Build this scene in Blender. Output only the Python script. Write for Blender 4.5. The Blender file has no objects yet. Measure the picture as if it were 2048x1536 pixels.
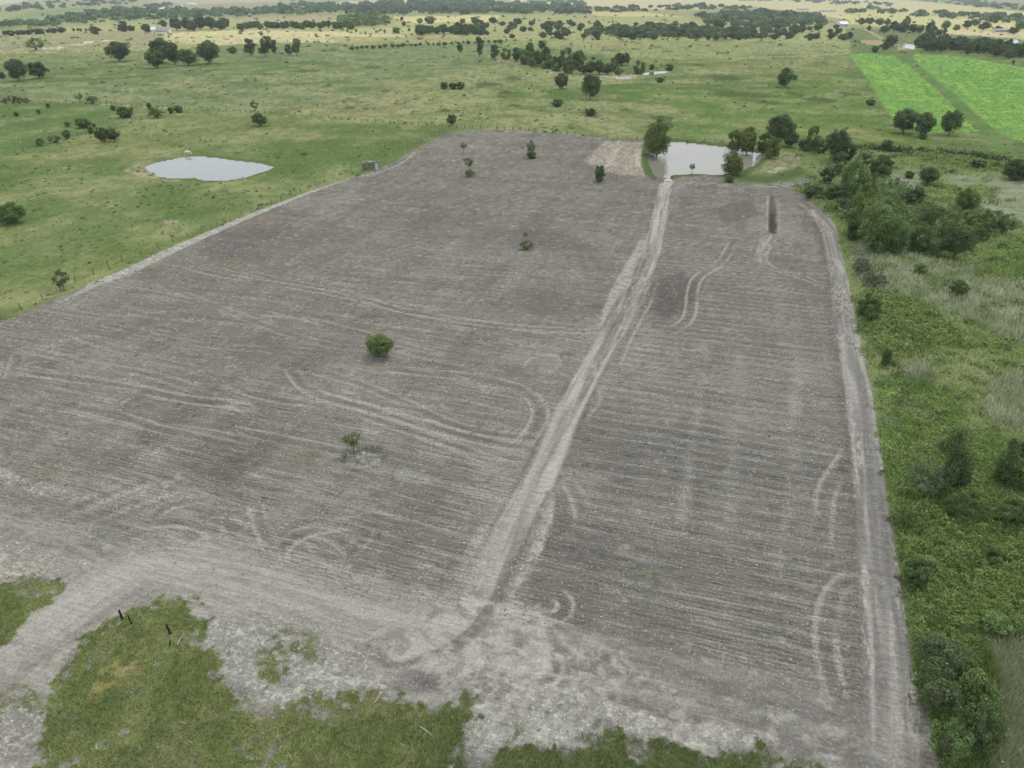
import bpy, math, random
import numpy as np
from mathutils import Vector

scene = bpy.context.scene
# ------------------------------------------------------------------ camera
F = 1435.0                      # focal length in photograph pixels (2048 wide)
YH = -14.0                      # horizon row
CAMH = 51.0
PITCH = math.atan((768 - YH) / F)
cp, sp = math.cos(PITCH), math.sin(PITCH)
cam_d = bpy.data.cameras.new('camera')
cam = bpy.data.objects.new('camera', cam_d)
scene.collection.objects.link(cam)
cam_d.sensor_width = 36.0
cam_d.lens = 36.0 * F / 2048.0
cam_d.clip_start = 0.5
cam_d.clip_end = 90000
cam.location = (0, 0, CAMH)
cam.rotation_euler = (math.pi / 2 - PITCH, 0, 0)
scene.camera = cam
# ------------------------------------------------------------------ world and sun
SUN_EL, SUN_AZ = math.radians(66), math.radians(35)      # azimuth clockwise from +Y
world = bpy.data.worlds.new('World'); scene.world = world
world.use_nodes = True
wt = world.node_tree; wt.nodes.clear()
wo = wt.nodes.new('ShaderNodeOutputWorld')
bg = wt.nodes.new('ShaderNodeBackground')
sky = wt.nodes.new('ShaderNodeTexSky'); sky.sky_type = 'NISHITA'; sky.sun_disc = False
sky.sun_elevation = SUN_EL; sky.sun_rotation = SUN_AZ; sky.air_density = 1.0; sky.dust_density = 2.0
mxw = wt.nodes.new('ShaderNodeMix'); mxw.data_type = 'RGBA'
mxw.inputs[0].default_value = 0.86
tcw = wt.nodes.new('ShaderNodeTexCoord')
nzw = wt.nodes.new('ShaderNodeTexNoise'); nzw.inputs['Scale'].default_value = 3.0; nzw.inputs['Detail'].default_value = 6
rpw = wt.nodes.new('ShaderNodeValToRGB')
rpw.color_ramp.elements[0].position = 0.3; rpw.color_ramp.elements[0].color = (7.6, 8.3, 8.8, 1)
rpw.color_ramp.elements[1].position = 0.7; rpw.color_ramp.elements[1].color = (9.8, 10.3, 10.6, 1)
wt.links.new(tcw.outputs['Generated'], nzw.inputs['Vector'])
wt.links.new(nzw.outputs['Fac'], rpw.inputs[0])
wt.links.new(sky.outputs[0], mxw.inputs['A']); wt.links.new(rpw.outputs[0], mxw.inputs['B'])
wt.links.new(mxw.outputs['Result'], bg.inputs['Color'])
bg.inputs['Strength'].default_value = 0.1
wt.links.new(bg.outputs[0], wo.inputs[0])
sun_d = bpy.data.lights.new('sun', 'SUN'); sun_d.energy = 1.5; sun_d.angle = math.radians(14)
sun_d.color = (1.0, 0.96, 0.9)
sun = bpy.data.objects.new('sun', sun_d); scene.collection.objects.link(sun)
sdir = Vector((math.sin(SUN_AZ) * math.cos(SUN_EL), math.cos(SUN_AZ) * math.cos(SUN_EL), math.sin(SUN_EL)))
sun.rotation_euler = sdir.to_track_quat('Z', 'Y').to_euler()
sun.location = (0, 0, 200)
scene.view_settings.view_transform = 'Standard'
scene.view_settings.look = 'None'
scene.view_settings.exposure = 0.2
scene.view_settings.gamma = 1.0
scene.view_settings.use_curve_mapping = False
scene.cycles.max_bounces = 4
scene.cycles.diffuse_bounces = 2
scene.cycles.transparent_max_bounces = 4
scene.cycles.volume_bounces = 0

random.seed(7); RNG = np.random.default_rng(7)
COL = scene.collection
KA = 0.92

# ------------------------------------------------------------------ helpers
def G(x, y, z=0.0):
    """traced photo point -> world point on the plane at height z (numpy ok)"""
    x = np.asarray(x, float); y = np.asarray(y, float)
    v = (768 - y) / F
    t = (CAMH - z) / (sp - v * cp)
    return t * (x - 1024) / F, t * (cp + v * sp)
def mpp_at(Y): return (Y * cp + CAMH * sp) / F
def lin(c):
    c = np.asarray(c, float) / 255.0
    return np.where(c <= 0.04045, c / 12.92, ((c + 0.055) / 1.055) ** 2.4)
def A(r, g, b): return lin((r, g, b)) * KA
def _h(ix, iy, s):
    n = (ix.astype(np.int64) * 374761393 + iy.astype(np.int64) * 668265263 + s * 1442695041) & 0xffffffff
    n = ((n ^ (n >> 13)) * 1274126177) & 0xffffffff
    n = (n ^ (n >> 16)) & 0xffff
    return n.astype(np.float32) / 65535.0
def vn(x, y, s=0):
    x = np.asarray(x, float); y = np.asarray(y, float)
    fx = np.floor(x); fy = np.floor(y); tx = (x - fx); ty = (y - fy)
    tx = tx * tx * (3 - 2 * tx); ty = ty * ty * (3 - 2 * ty)
    a = _h(fx, fy, s); b = _h(fx + 1, fy, s); c = _h(fx, fy + 1, s); d = _h(fx + 1, fy + 1, s)
    return (a + (b - a) * tx) * (1 - ty) + (c + (d - c) * tx) * ty
def fbm(x, y, s=0, o=3):
    r = 0; a = 0.5; t = 0
    for i in range(o):
        r = r + a * vn(x + 17.3 * i, y - 9.1 * i, s + i * 31); t += a; a *= 0.5
        ca, sa = 1.62, 1.18
        x, y = x * ca + y * sa, -x * sa + y * ca
    return r / t
def ss(a, b, x):
    t = np.clip((x - a) / (b - a), 0, 1); return t * t * (3 - 2 * t)
def seg_d(X, Y, P):
    """distance, signed offset and arclength to a polyline"""
    best = np.full(X.shape, 1e9); off = np.zeros(X.shape); al = np.zeros(X.shape); s0 = 0
    for (ax, ay), (bx, by) in zip(P[:-1], P[1:]):
        dx, dy = bx - ax, by - ay; L = math.hypot(dx, dy) + 1e-9
        t = np.clip(((X - ax) * dx + (Y - ay) * dy) / (L * L), 0, 1)
        d = np.hypot(X - ax - t * dx, Y - ay - t * dy)
        o = ((X - ax) * dy - (Y - ay) * dx) / L
        m = d < best
        best = np.where(m, d, best); off = np.where(m, o, off); al = np.where(m, s0 + t * L, al)
        s0 += L
    return best, off, al
def smooth_line(pts, n=3):
    p = [tuple(q) for q in pts]
    for _ in range(n if len(p) > 2 else 0):
        q = [p[0]]
        for a, b in zip(p[:-1], p[1:]):
            q.append((a[0] * .75 + b[0] * .25, a[1] * .75 + b[1] * .25))
            q.append((a[0] * .25 + b[0] * .75, a[1] * .25 + b[1] * .75))
        q.append(p[-1]); p = q
    return p
def wpts(px):
    a = np.array(px, float); x, y = G(a[:, 0], a[:, 1])
    return list(zip(x.tolist(), y.tolist()))
class Fld:
    """points being painted"""
    def __init__(s, X, Y):
        s.X = X; s.Y = Y; s.m = mpp_at(Y)
        s.wn = None
    def wob(s):
        if s.wn is None:
            s.wn = fbm(s.X * .45, s.Y * .45, 6, 3) * .4 + fbm(s.X * 2.1, s.Y * 2.1, 9, 2) * .28 + fbm(s.X * .08, s.Y * .08, 8, 3) * .32 - .5
        return s.wn
    def poly(s, px, soft=4, wob=8):
        P = wpts(px); P.append(P[0]); a = np.array(P)
        mg = 30 + 0.05 * a[:, 1].max()
        idx = np.nonzero((s.X > a[:, 0].min() - mg) & (s.X < a[:, 0].max() + mg) & (s.Y > a[:, 1].min() - mg) & (s.Y < a[:, 1].max() + mg))[0]
        out = np.zeros(s.X.shape, np.float32)
        if len(idx) == 0: return out
        X = s.X[idx]; Y = s.Y[idx]
        d, _, _ = seg_d(X, Y, P)
        ins = np.zeros(X.shape, bool)
        for (ax, ay), (bx, by) in zip(P[:-1], P[1:]):
            c = ((ay > Y) != (by > Y))
            xi = (bx - ax) * (Y - ay) / (by - ay + 1e-12) + ax
            ins ^= c & (X < xi)
        sd = np.where(ins, d, -d)
        m = s.m[idx]
        out[idx] = ss(-soft * m, soft * m, sd + s.wob()[idx] * 2 * wob * m)
        return out
    def line(s, px, hw, soft=.3, smooth=True, wob=0.0, endfade=False):
        P = wpts(px)
        if smooth: P = smooth_line(P, 2)
        a = np.array(P); mg = hw * 1.5 + soft + 2
        idx = np.nonzero((s.X > a[:, 0].min() - mg) & (s.X < a[:, 0].max() + mg) & (s.Y > a[:, 1].min() - mg) & (s.Y < a[:, 1].max() + mg))[0]
        M = np.zeros(s.X.shape, np.float32); O = np.full(s.X.shape, 99., np.float32); S = np.zeros(s.X.shape, np.float32)
        if len(idx) == 0: return M, O, S
        d, o, al = seg_d(s.X[idx], s.Y[idx], P)
        o = np.where(o >= 0, d, -d)
        LT = sum(math.hypot(b[0] - a_[0], b[1] - a_[1]) for a_, b in zip(P[:-1], P[1:])); E = ss(0, min(5, LT * .2), al) * ss(0, min(5, LT * .2), LT - al) if endfade else 1.0
        M[idx] = ss(hw + soft, hw - soft, d + (s.wob()[idx] * wob * 2 if wob else 0)) * E; O[idx] = o; S[idx] = al
        return M, O, S

# ------------------------------------------------------------------ traced outlines
FIELD = [(-500, 858), (0, 645), (100, 601), (245, 540), (330, 499), (470, 440), (600, 389), (700, 356), (735, 346), (790, 322), (830, 299),
         (880, 272), (920, 262), (985, 258), (1100, 265), (1200, 275), (1290, 281), (1284, 300), (1282, 330), (1290, 350),
         (1320, 358), (1345, 358), (1380, 351), (1440, 350), (1465, 364), (1530, 369), (1570, 365), (1600, 359), (1640, 351),
         (1622, 362), (1597, 374), (1588, 386), (1612, 396), (1650, 424), (1672, 450), (1681, 490), (1692, 540), (1703, 590), (1714, 650),
         (1731, 720), (1745, 790), (1754, 850), (1766, 930), (1776, 1000), (1792, 1100), (1807, 1200), (1820, 1300), (1838, 1400),
         (1862, 1440), (1870, 1480), (1880, 1536), (1900, 1700), (-500, 1700)]
POND1 = [(289, 333), (300, 327), (318, 322), (345, 317), (365, 313), (400, 311), (440, 315), (480, 321), (520, 325), (549, 333),
         (530, 341), (510, 347), (490, 354), (450, 360), (420, 360), (400, 358), (390, 354), (350, 356), (320, 353), (303, 345)]
POND2 = [(1297, 318), (1300, 330), (1311, 351), (1334, 356), (1343, 357), (1345, 348), (1378, 347), (1411, 347), (1443, 348),
         (1478, 341), (1510, 329), (1525, 312), (1522, 305), (1496, 300), (1452, 293), (1408, 288), (1364, 283), (1340, 284), (1310, 295), (1298, 308)]
QUARRY = [(1284, 147), (1300, 143), (1336, 141), (1333, 145), (1310, 148), (1290, 149)]
POND3 = [(1795, 87), (1812, 86), (1829, 90), (1829, 98), (1808, 95)]
CROP1 = [(1697, 108), (1740, 107), (1786, 112), (1812, 128), (1845, 155), (1880, 188), (1905, 213), (1930, 240), (1956, 263), (1930, 266), (1850, 268),
         (1800, 262), (1790, 245), (1775, 225), (1757, 195), (1740, 165), (1722, 140)]
CROP2 = [(1826, 109), (1900, 112), (1985, 124), (2100, 145), (2700, 190), (2700, 330), (2120, 308), (2048, 285), (2005, 272), (1965, 240), (1930, 208), (1895, 178), (1858, 148), (1832, 125)]
TRACK = [(925, 1400), (940, 1310), (962, 1220), (992, 1130), (1050, 1010), (1092, 925), (1130, 840), (1178, 745), (1220, 675), (1258, 600), (1298, 530), (1313, 460), (1323, 410), (1328, 375), (1340, 362)]
RTRACK = [(1790, 1620), (1786, 1500), (1783, 1400), (1776, 1300), (1765, 1200), (1756, 1100), (1745, 1000), (1732, 900), (1722, 800), (1706, 720), (1692, 640), (1682, 570), (1668, 500), (1655, 455), (1625, 420)]
ENTRY = [(-120, 1385), (0, 1318), (60, 1275), (140, 1215), (220, 1160), (300, 1120), (420, 1140), (560, 1175), (700, 1215), (840, 1255), (960, 1265)]
GL1 = [(85, 1640), (82, 1490), (100, 1410), (122, 1340), (165, 1285), (235, 1232), (300, 1205), (385, 1190), (388, 1205), (418, 1238), (405, 1285),
       (438, 1310), (432, 1350), (470, 1382), (505, 1412), (545, 1430), (590, 1408), (645, 1390), (678, 1408), (748, 1393), (798, 1408),
       (870, 1412), (914, 1418), (945, 1390), (965, 1400), (938, 1436), (914, 1484), (918, 1640)]
GL2 = [(-200, 1170), (0, 1163), (50, 1154), (110, 1160), (125, 1180), (95, 1210), (60, 1243), (30, 1268), (0, 1285), (-200, 1400)]
GLB = [[(512, 1355), (525, 1328), (566, 1320), (572, 1345), (560, 1372), (525, 1380)],
       [(965, 1640), (990, 1516), (1025, 1500), (1083, 1490), (1137, 1515), (1166, 1490), (1188, 1475), (1200, 1450), (1248, 1456), (1252, 1490), (1275, 1520), (1300, 1500), (1282, 1482), (1316, 1478), (1356, 1496), (1397, 1515), (1455, 1508), (1497, 1488), (1528, 1490), (1540, 1524), (1640, 1524), (1700, 1640)]]
SCRUB = [(1590, 355), (1640, 352), (1605, 330), (1590, 300), (1600, 280), (1716, 292), (1789, 300), (1882, 306), (1952, 312), (2021, 322), (2700, 380), (2700, 1700), (1900, 1700), (1880, 1536),
         (1870, 1480), (1862, 1440), (1838, 1400), (1820, 1300), (1807, 1200), (1792, 1100), (1776, 1000), (1766, 930), (1754, 850), (1745, 790), (1731, 720), (1714, 650), (1703, 590), (1692, 540), (1681, 490), (1672, 450), (1650, 424), (1612, 396), (1588, 386)]
BRAM = [[(1705, 610), (1725, 585), (1790, 590), (1830, 608), (1880, 640), (1925, 668), (1930, 690), (1870, 700), (1820, 715), (1780, 720), (1745, 700), (1722, 660)],
        [(1700, 440), (1710, 380), (1790, 370), (1850, 400), (1860, 450), (1820, 475), (1760, 470)],
        [(1800, 1025), (1850, 1010), (1920, 1040), (2000, 1060), (2100, 1010), (2400, 1000), (2400, 1260), (2048, 1280), (1960, 1270), (1880, 1260), (1830, 1290), (1815, 1200), (1805, 1100)],
        [(1590, 385), (1640, 375), (1700, 385), (1710, 420), (1690, 445), (1655, 420), (1612, 396)],
        [(1800, 300), (1900, 310), (2020, 330), (2048, 345), (1960, 345), (1850, 325)],
        [(1830, 1290), (1900, 1270), (1960, 1290), (1990, 1360), (1970, 1430), (1900, 1470), (1860, 1420)]]
LUSH = [[(1755, 770), (1800, 745), (1860, 770), (1920, 800), (1935, 850), (2048, 890), (2400, 900), (2400, 1060), (1960, 1050), (1880, 1000), (1790, 990), (1770, 900)],
        [(1950, 555), (2048, 560), (2300, 590), (2300, 540), (2000, 500)],
        [(1960, 480), (2048, 478), (2300, 480), (2300, 515), (1990, 512)],
        [(1930, 372), (1960, 368), (2000, 385), (1960, 392)]]
DRYS = [[(1700, 515), (1800, 500), (1900, 525), (1990, 540), (2060, 520), (2300, 540), (2300, 700), (2048, 690), (1950, 650), (1880, 620), (1800, 590), (1720, 575)],
        [(1900, 350), (2048, 360), (2300, 380), (2300, 420), (2000, 400), (1910, 370)],
        [(1780, 345), (1830, 340), (1850, 360), (1830, 385), (1790, 360)],
        [(1990, 745), (2100, 740), (2400, 760), (2400, 880), (2048, 870), (1960, 830)],
        [(1800, 745), (1850, 720), (1870, 750), (1850, 790), (1815, 780)],
        [(1975, 1290), (2048, 1270), (2400, 1280), (2400, 1650), (1960, 1650), (1990, 1480), (1960, 1400)],
        [(1950, 400), (2048, 405), (2300, 420), (2300, 470), (2010, 440)]]
# light rubble and chalky soil: (outline, colour, soft, wobble, strength)
CHALK = [
 ([(850, 1235), (955, 1165), (1010, 1195), (1110, 1255), (1120, 1325), (1000, 1375), (860, 1345), (770, 1290)], (168, 163, 153), 20, 40, .6),
 ([(900, 1225), (955, 1120), (1005, 1130), (1035, 1200), (1120, 1270), (1075, 1335), (940, 1335), (850, 1290)], (180, 173, 162), 12, 30, .6),
 ([(1212, 282), (1290, 285), (1284, 330), (1292, 352), (1245, 350), (1195, 340), (1172, 322), (1190, 300)], (186, 174, 156), 6, 7, .85),
 ([(1225, 300), (1240, 296), (1222, 330), (1205, 338)], (214, 204, 186), 3, 4, .6),
 ([(1268, 300), (1284, 298), (1280, 335), (1272, 330)], (215, 208, 192), 2, 3, .7),
 ([(1280, 480), (1297, 481), (1293, 520), (1272, 562), (1243, 610), (1225, 655), (1197, 652), (1212, 600), (1236, 555), (1262, 515)], (186, 182, 171), 4, 8, 1),
 ([(1092, 975), (1112, 985), (1106, 1040), (1085, 1100), (1062, 1150), (1020, 1205), (985, 1195), (1025, 1125), (1060, 1050)], (184, 180, 167), 5, 12, .95),
 ([(690, 915), (725, 905), (762, 912), (758, 932), (715, 940), (690, 930)], (168, 166, 146), 3, 5, .75),
 ([(740, 925), (800, 930), (872, 968), (840, 968), (770, 945)], (164, 161, 152), 4, 7, .6),
 ([(425, 1225), (520, 1215), (640, 1245), (760, 1290), (800, 1340), (760, 1390), (680, 1410), (600, 1400), (560, 1425), (500, 1405), (440, 1350), (440, 1310), (410, 1285)], (172, 169, 160), 20, 30, .8),
 ([(870, 1350), (1000, 1345), (1150, 1380), (1300, 1430), (1345, 1470), (1290, 1490), (1200, 1445), (1100, 1500), (960, 1500), (930, 1440), (960, 1400)], (182, 179, 170), 14, 30, .85),
 ([(1340, 1450), (1440, 1445), (1560, 1480), (1500, 1500), (1400, 1520), (1330, 1490)], (182, 178, 168), 14, 24, .8),
 ([(-100, 1070), (0, 1075), (90, 1105), (185, 1135), (130, 1165), (60, 1155), (0, 1160), (-100, 1160)], (182, 178, 164), 5, 10, .8),
 ([(-100, 925), (0, 932), (50, 958), (95, 972), (200, 1000), (150, 1008), (60, 985), (0, 965)], (176, 172, 162), 5, 8, .65),
 ([(-100, 1430), (0, 1420), (60, 1400), (85, 1420), (80, 1490), (80, 1640), (-100, 1640)], (160, 156, 146), 8, 14, .7),
 ([(100, 1330), (125, 1300), (120, 1360), (95, 1440), (85, 1430)], (175, 170, 160), 4, 8, .6),
 ([(1640, 425), (1672, 440), (1675, 460), (1650, 448), (1620, 440)], (184, 172, 152), 4, 5, .6),
 ([(1543, 466), (1548, 478), (1525, 530), (1508, 520), (1520, 480)], (172, 168, 152), 2, 4, .8),
 ([(1590, 720), (1605, 740), (1598, 830), (1575, 860), (1580, 780)], (172, 169, 160), 12, 22, .6),
 ([(1470, 700), (1490, 710), (1478, 900), (1455, 1080), (1440, 1070), (1455, 880)], (166, 162, 153), 16, 26, .45),
 ([(1585, 880), (1600, 900), (1580, 1060), (1560, 1160), (1545, 1150), (1565, 1020)], (166, 162, 153), 16, 26, .45),
 ([(1410, 680), (1425, 690), (1405, 800), (1385, 960), (1365, 1050), (1355, 1030), (1380, 880)], (172, 168, 159), 14, 22, .6),
 ([(500, 800), (520, 830), (440, 815), (470, 800)], (168, 165, 156), 5, 6, .55),
 ([(120, 580), (200, 560), (300, 560), (150, 620), (100, 618)], (165, 162, 154), 5, 6, .35),
 ([(1040, 715), (1100, 708), (1125, 722), (1100, 748), (1060, 745)], (152, 148, 142), 6, 8, .35),
]
DARKP = [([(590, 1160), (660, 1165), (740, 1190), (800, 1215), (740, 1225), (650, 1195)], (104, 96, 88), 10, 8, .6),
 ([(400, 950), (520, 870), (600, 850), (560, 910), (450, 980)], (108, 102, 96), 20, 10, .5),
 ([(1310, 560), (1360, 540), (1400, 570), (1380, 620), (1330, 640), (1300, 620)], (100, 96, 92), 14, 10, .55),
 ([(1540, 388), (1549, 393), (1547, 405), (1553, 418), (1550, 432), (1556, 450), (1553, 467), (1541, 468), (1535, 458), (1539, 440), (1535, 428), (1540, 410)], (118, 109, 99), 3, 5, .85), ([(1541, 418), (1549, 424), (1548, 436), (1553, 448), (1550, 462), (1540, 461), (1537, 450), (1541, 436)], (96, 89, 81), 4, 8, .8),
 ([(1420, 420), (1500, 400), (1520, 430), (1450, 450)], (114, 106, 98), 14, 10, .5),
 ([(690, 895), (760, 890), (780, 915), (730, 922), (680, 925)], (100, 97, 92), 8, 6, .6),
 ([(1110, 985), (1135, 990), (1140, 1060), (1110, 1080), (1085, 1130), (1100, 1050)], (118, 110, 100), 8, 8, .5),
 ([(620, 1280), (720, 1290), (760, 1320), (700, 1345), (620, 1330)], (116, 111, 106), 10, 10, .7),
 ([(800, 1330), (880, 1340), (880, 1385), (800, 1390), (780, 1360)], (122, 117, 114), 8, 10, .6)]
TYRES = [
 ([(1536, 388), (1535, 430), (1534, 468)], 0, .3, .7), ([(1557, 395), (1558, 440), (1557, 470)], 0, .5, .3), ([(1330, 372), (1318, 430), (1310, 480)], 1.1, .3, .6), # (points, half gauge, half width, strength)
 ([(375, 535), (470, 556), (600, 575), (700, 592), (800, 620), (900, 638), (1000, 652), (1100, 660), (1225, 664)], 1.0, .30, .55),
 ([(430, 530), (560, 560), (700, 585), (820, 628)], .9, .25, .35),
 ([(60, 612), (160, 628), (260, 640), (340, 622)], .9, .25, .35),
 ([(40, 700), (30, 735), (20, 760)], 1.0, .3, .35),
 ([(20, 742), (120, 752), (250, 772), (370, 800), (480, 808), (520, 835)], 1.0, .35, .45),
 ([(575, 728), (600, 765), (630, 790), (720, 812), (850, 850), (960, 880), (1090, 905)], 1.0, .32, .55),
 ([(450, 760), (520, 795), (640, 810), (800, 850), (1000, 930), (1070, 935)], .9, .3, .4),
 ([(750, 735), (850, 745), (960, 755), (1040, 775), (1078, 805), (1082, 840), (1050, 885), (1010, 905)], 1.1, .28, .5),
 ([(600, 735), (700, 760), (800, 800), (900, 850), (1000, 870), (1100, 880)], .9, .25, .4),
 ([(860, 870), (950, 905), (1050, 920)], .9, .3, .4),
 ([(1045, 740), (1060, 715), (1105, 708), (1125, 722), (1105, 745), (1070, 748)], .0, .35, .6),
 ([(1470, 480), (1440, 530), (1395, 552), (1384, 580), (1383, 620), (1372, 645), (1345, 662)], 1.0, .3, .55),
 ([(1552, 470), (1520, 515), (1536, 535), (1600, 553), (1680, 582)], .8, .35, .55),
 ([(1440, 570), (1530, 570), (1640, 590)], .8, .3, .4),
 ([(1708, 890), (1690, 925), (1652, 975), (1645, 1040), (1640, 1110)], 1.0, .35, .45),
 ([(1725, 1140), (1670, 1180), (1652, 1230), (1650, 1300), (1670, 1390), (1720, 1450)], .9, .32, .45),
 ([(560, 1145), (552, 1105), (590, 1070), (660, 1050), (730, 1045)], 1.0, .3, .5),
 ([(510, 1000), (522, 1055), (545, 1090), (540, 1150)], .8, .25, .4),
 ([(250, 1055), (350, 1038), (425, 1055), (440, 1085), (425, 1110)], .9, .3, .45),
 ([(0, 1040), (60, 1040), (90, 1070), (130, 1060), (200, 1100), (240, 1125)], .9, .3, .45),
 ([(112, 1030), (210, 990), (320, 952)], 1.2, .6, .5), ([(150, 1045), (260, 1005), (370, 968)], 1.2, .6, .45),
 ([(0, 1085), (60, 1055), (150, 1015)], 1.0, .5, .4),
 ([(1190, 770), (1205, 800), (1180, 830), (1165, 850)], .0, .3, .5),
 ([(1330, 380), (1380, 362), (1440, 356)], .9, .4, .5), ([(1345, 362), (1480, 372), (1560, 372), (1640, 355)], 1.1, .6, .55),
 ([(1400, 358), (1470, 378), (1530, 395)], .0, .4, .5),
 ([(1602, 400), (1640, 430), (1668, 470), (1690, 550)], 1.4, .6, .5),
 ([(480, 1040), (512, 1008), (500, 1050), (470, 1068)], .0, .3, .4),
 ([(1310, 560), (1290, 610), (1260, 660), (1225, 740)], .9, .3, .45),
 ([(1135, 960), (1160, 1000), (1170, 1050)], .9, .3, .4),
 ([(300, 560), (500, 640), (640, 690), (760, 700), (850, 720)], .9, .22, .3),
 ([(180, 640), (380, 690), (560, 700)], .9, .22, .3), ([(120, 660), (300, 720), (420, 740)], .9, .22, .25),
]
rr = random.Random(3)
for k in range(44):       # turning marks where the two tracks meet
    a = rr.uniform(0, 6.28); r = rr.uniform(20, 70); cx = rr.uniform(900, 1110); cy = rr.uniform(1205, 1345)
    TYRES.append(([(cx + r * math.cos(a + t * .5), cy + .6 * r * math.sin(a + t * .5)) for t in range(-2, 3)], rr.choice([0, .8, .8]), .26, rr.uniform(.5, .95)))
for k in range(14):
    a = rr.uniform(0, 6.28); r = rr.uniform(40, 110); cx = rr.uniform(120, 860); cy = rr.uniform(1020, 1150)
    TYRES.append(([(cx + r * math.cos(a + t * .4), cy + .55 * r * math.sin(a + t * .4)) for t in range(-2, 3)], .9, .25, rr.uniform(.25, .5)))
for k in range(10):
    x0 = rr.uniform(-20, 700); y0 = rr.uniform(540, 1000); L = rr.uniform(150, 420)
    TYRES.append(([(x0, y0), (x0 + L * .5, y0 + L * rr.uniform(.08, .14)), (x0 + L, y0 + L * rr.uniform(.18, .3))], .9, .25, rr.uniform(.25, .45)))
for k in range(16):
    x0 = rr.uniform(960, 1230); y0 = rr.uniform(1355, 1440)
    TYRES.append(([(x0, y0), (x0 + rr.uniform(-25, 25), y0 + rr.uniform(14, 40))], .8, .25, .45))
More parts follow.
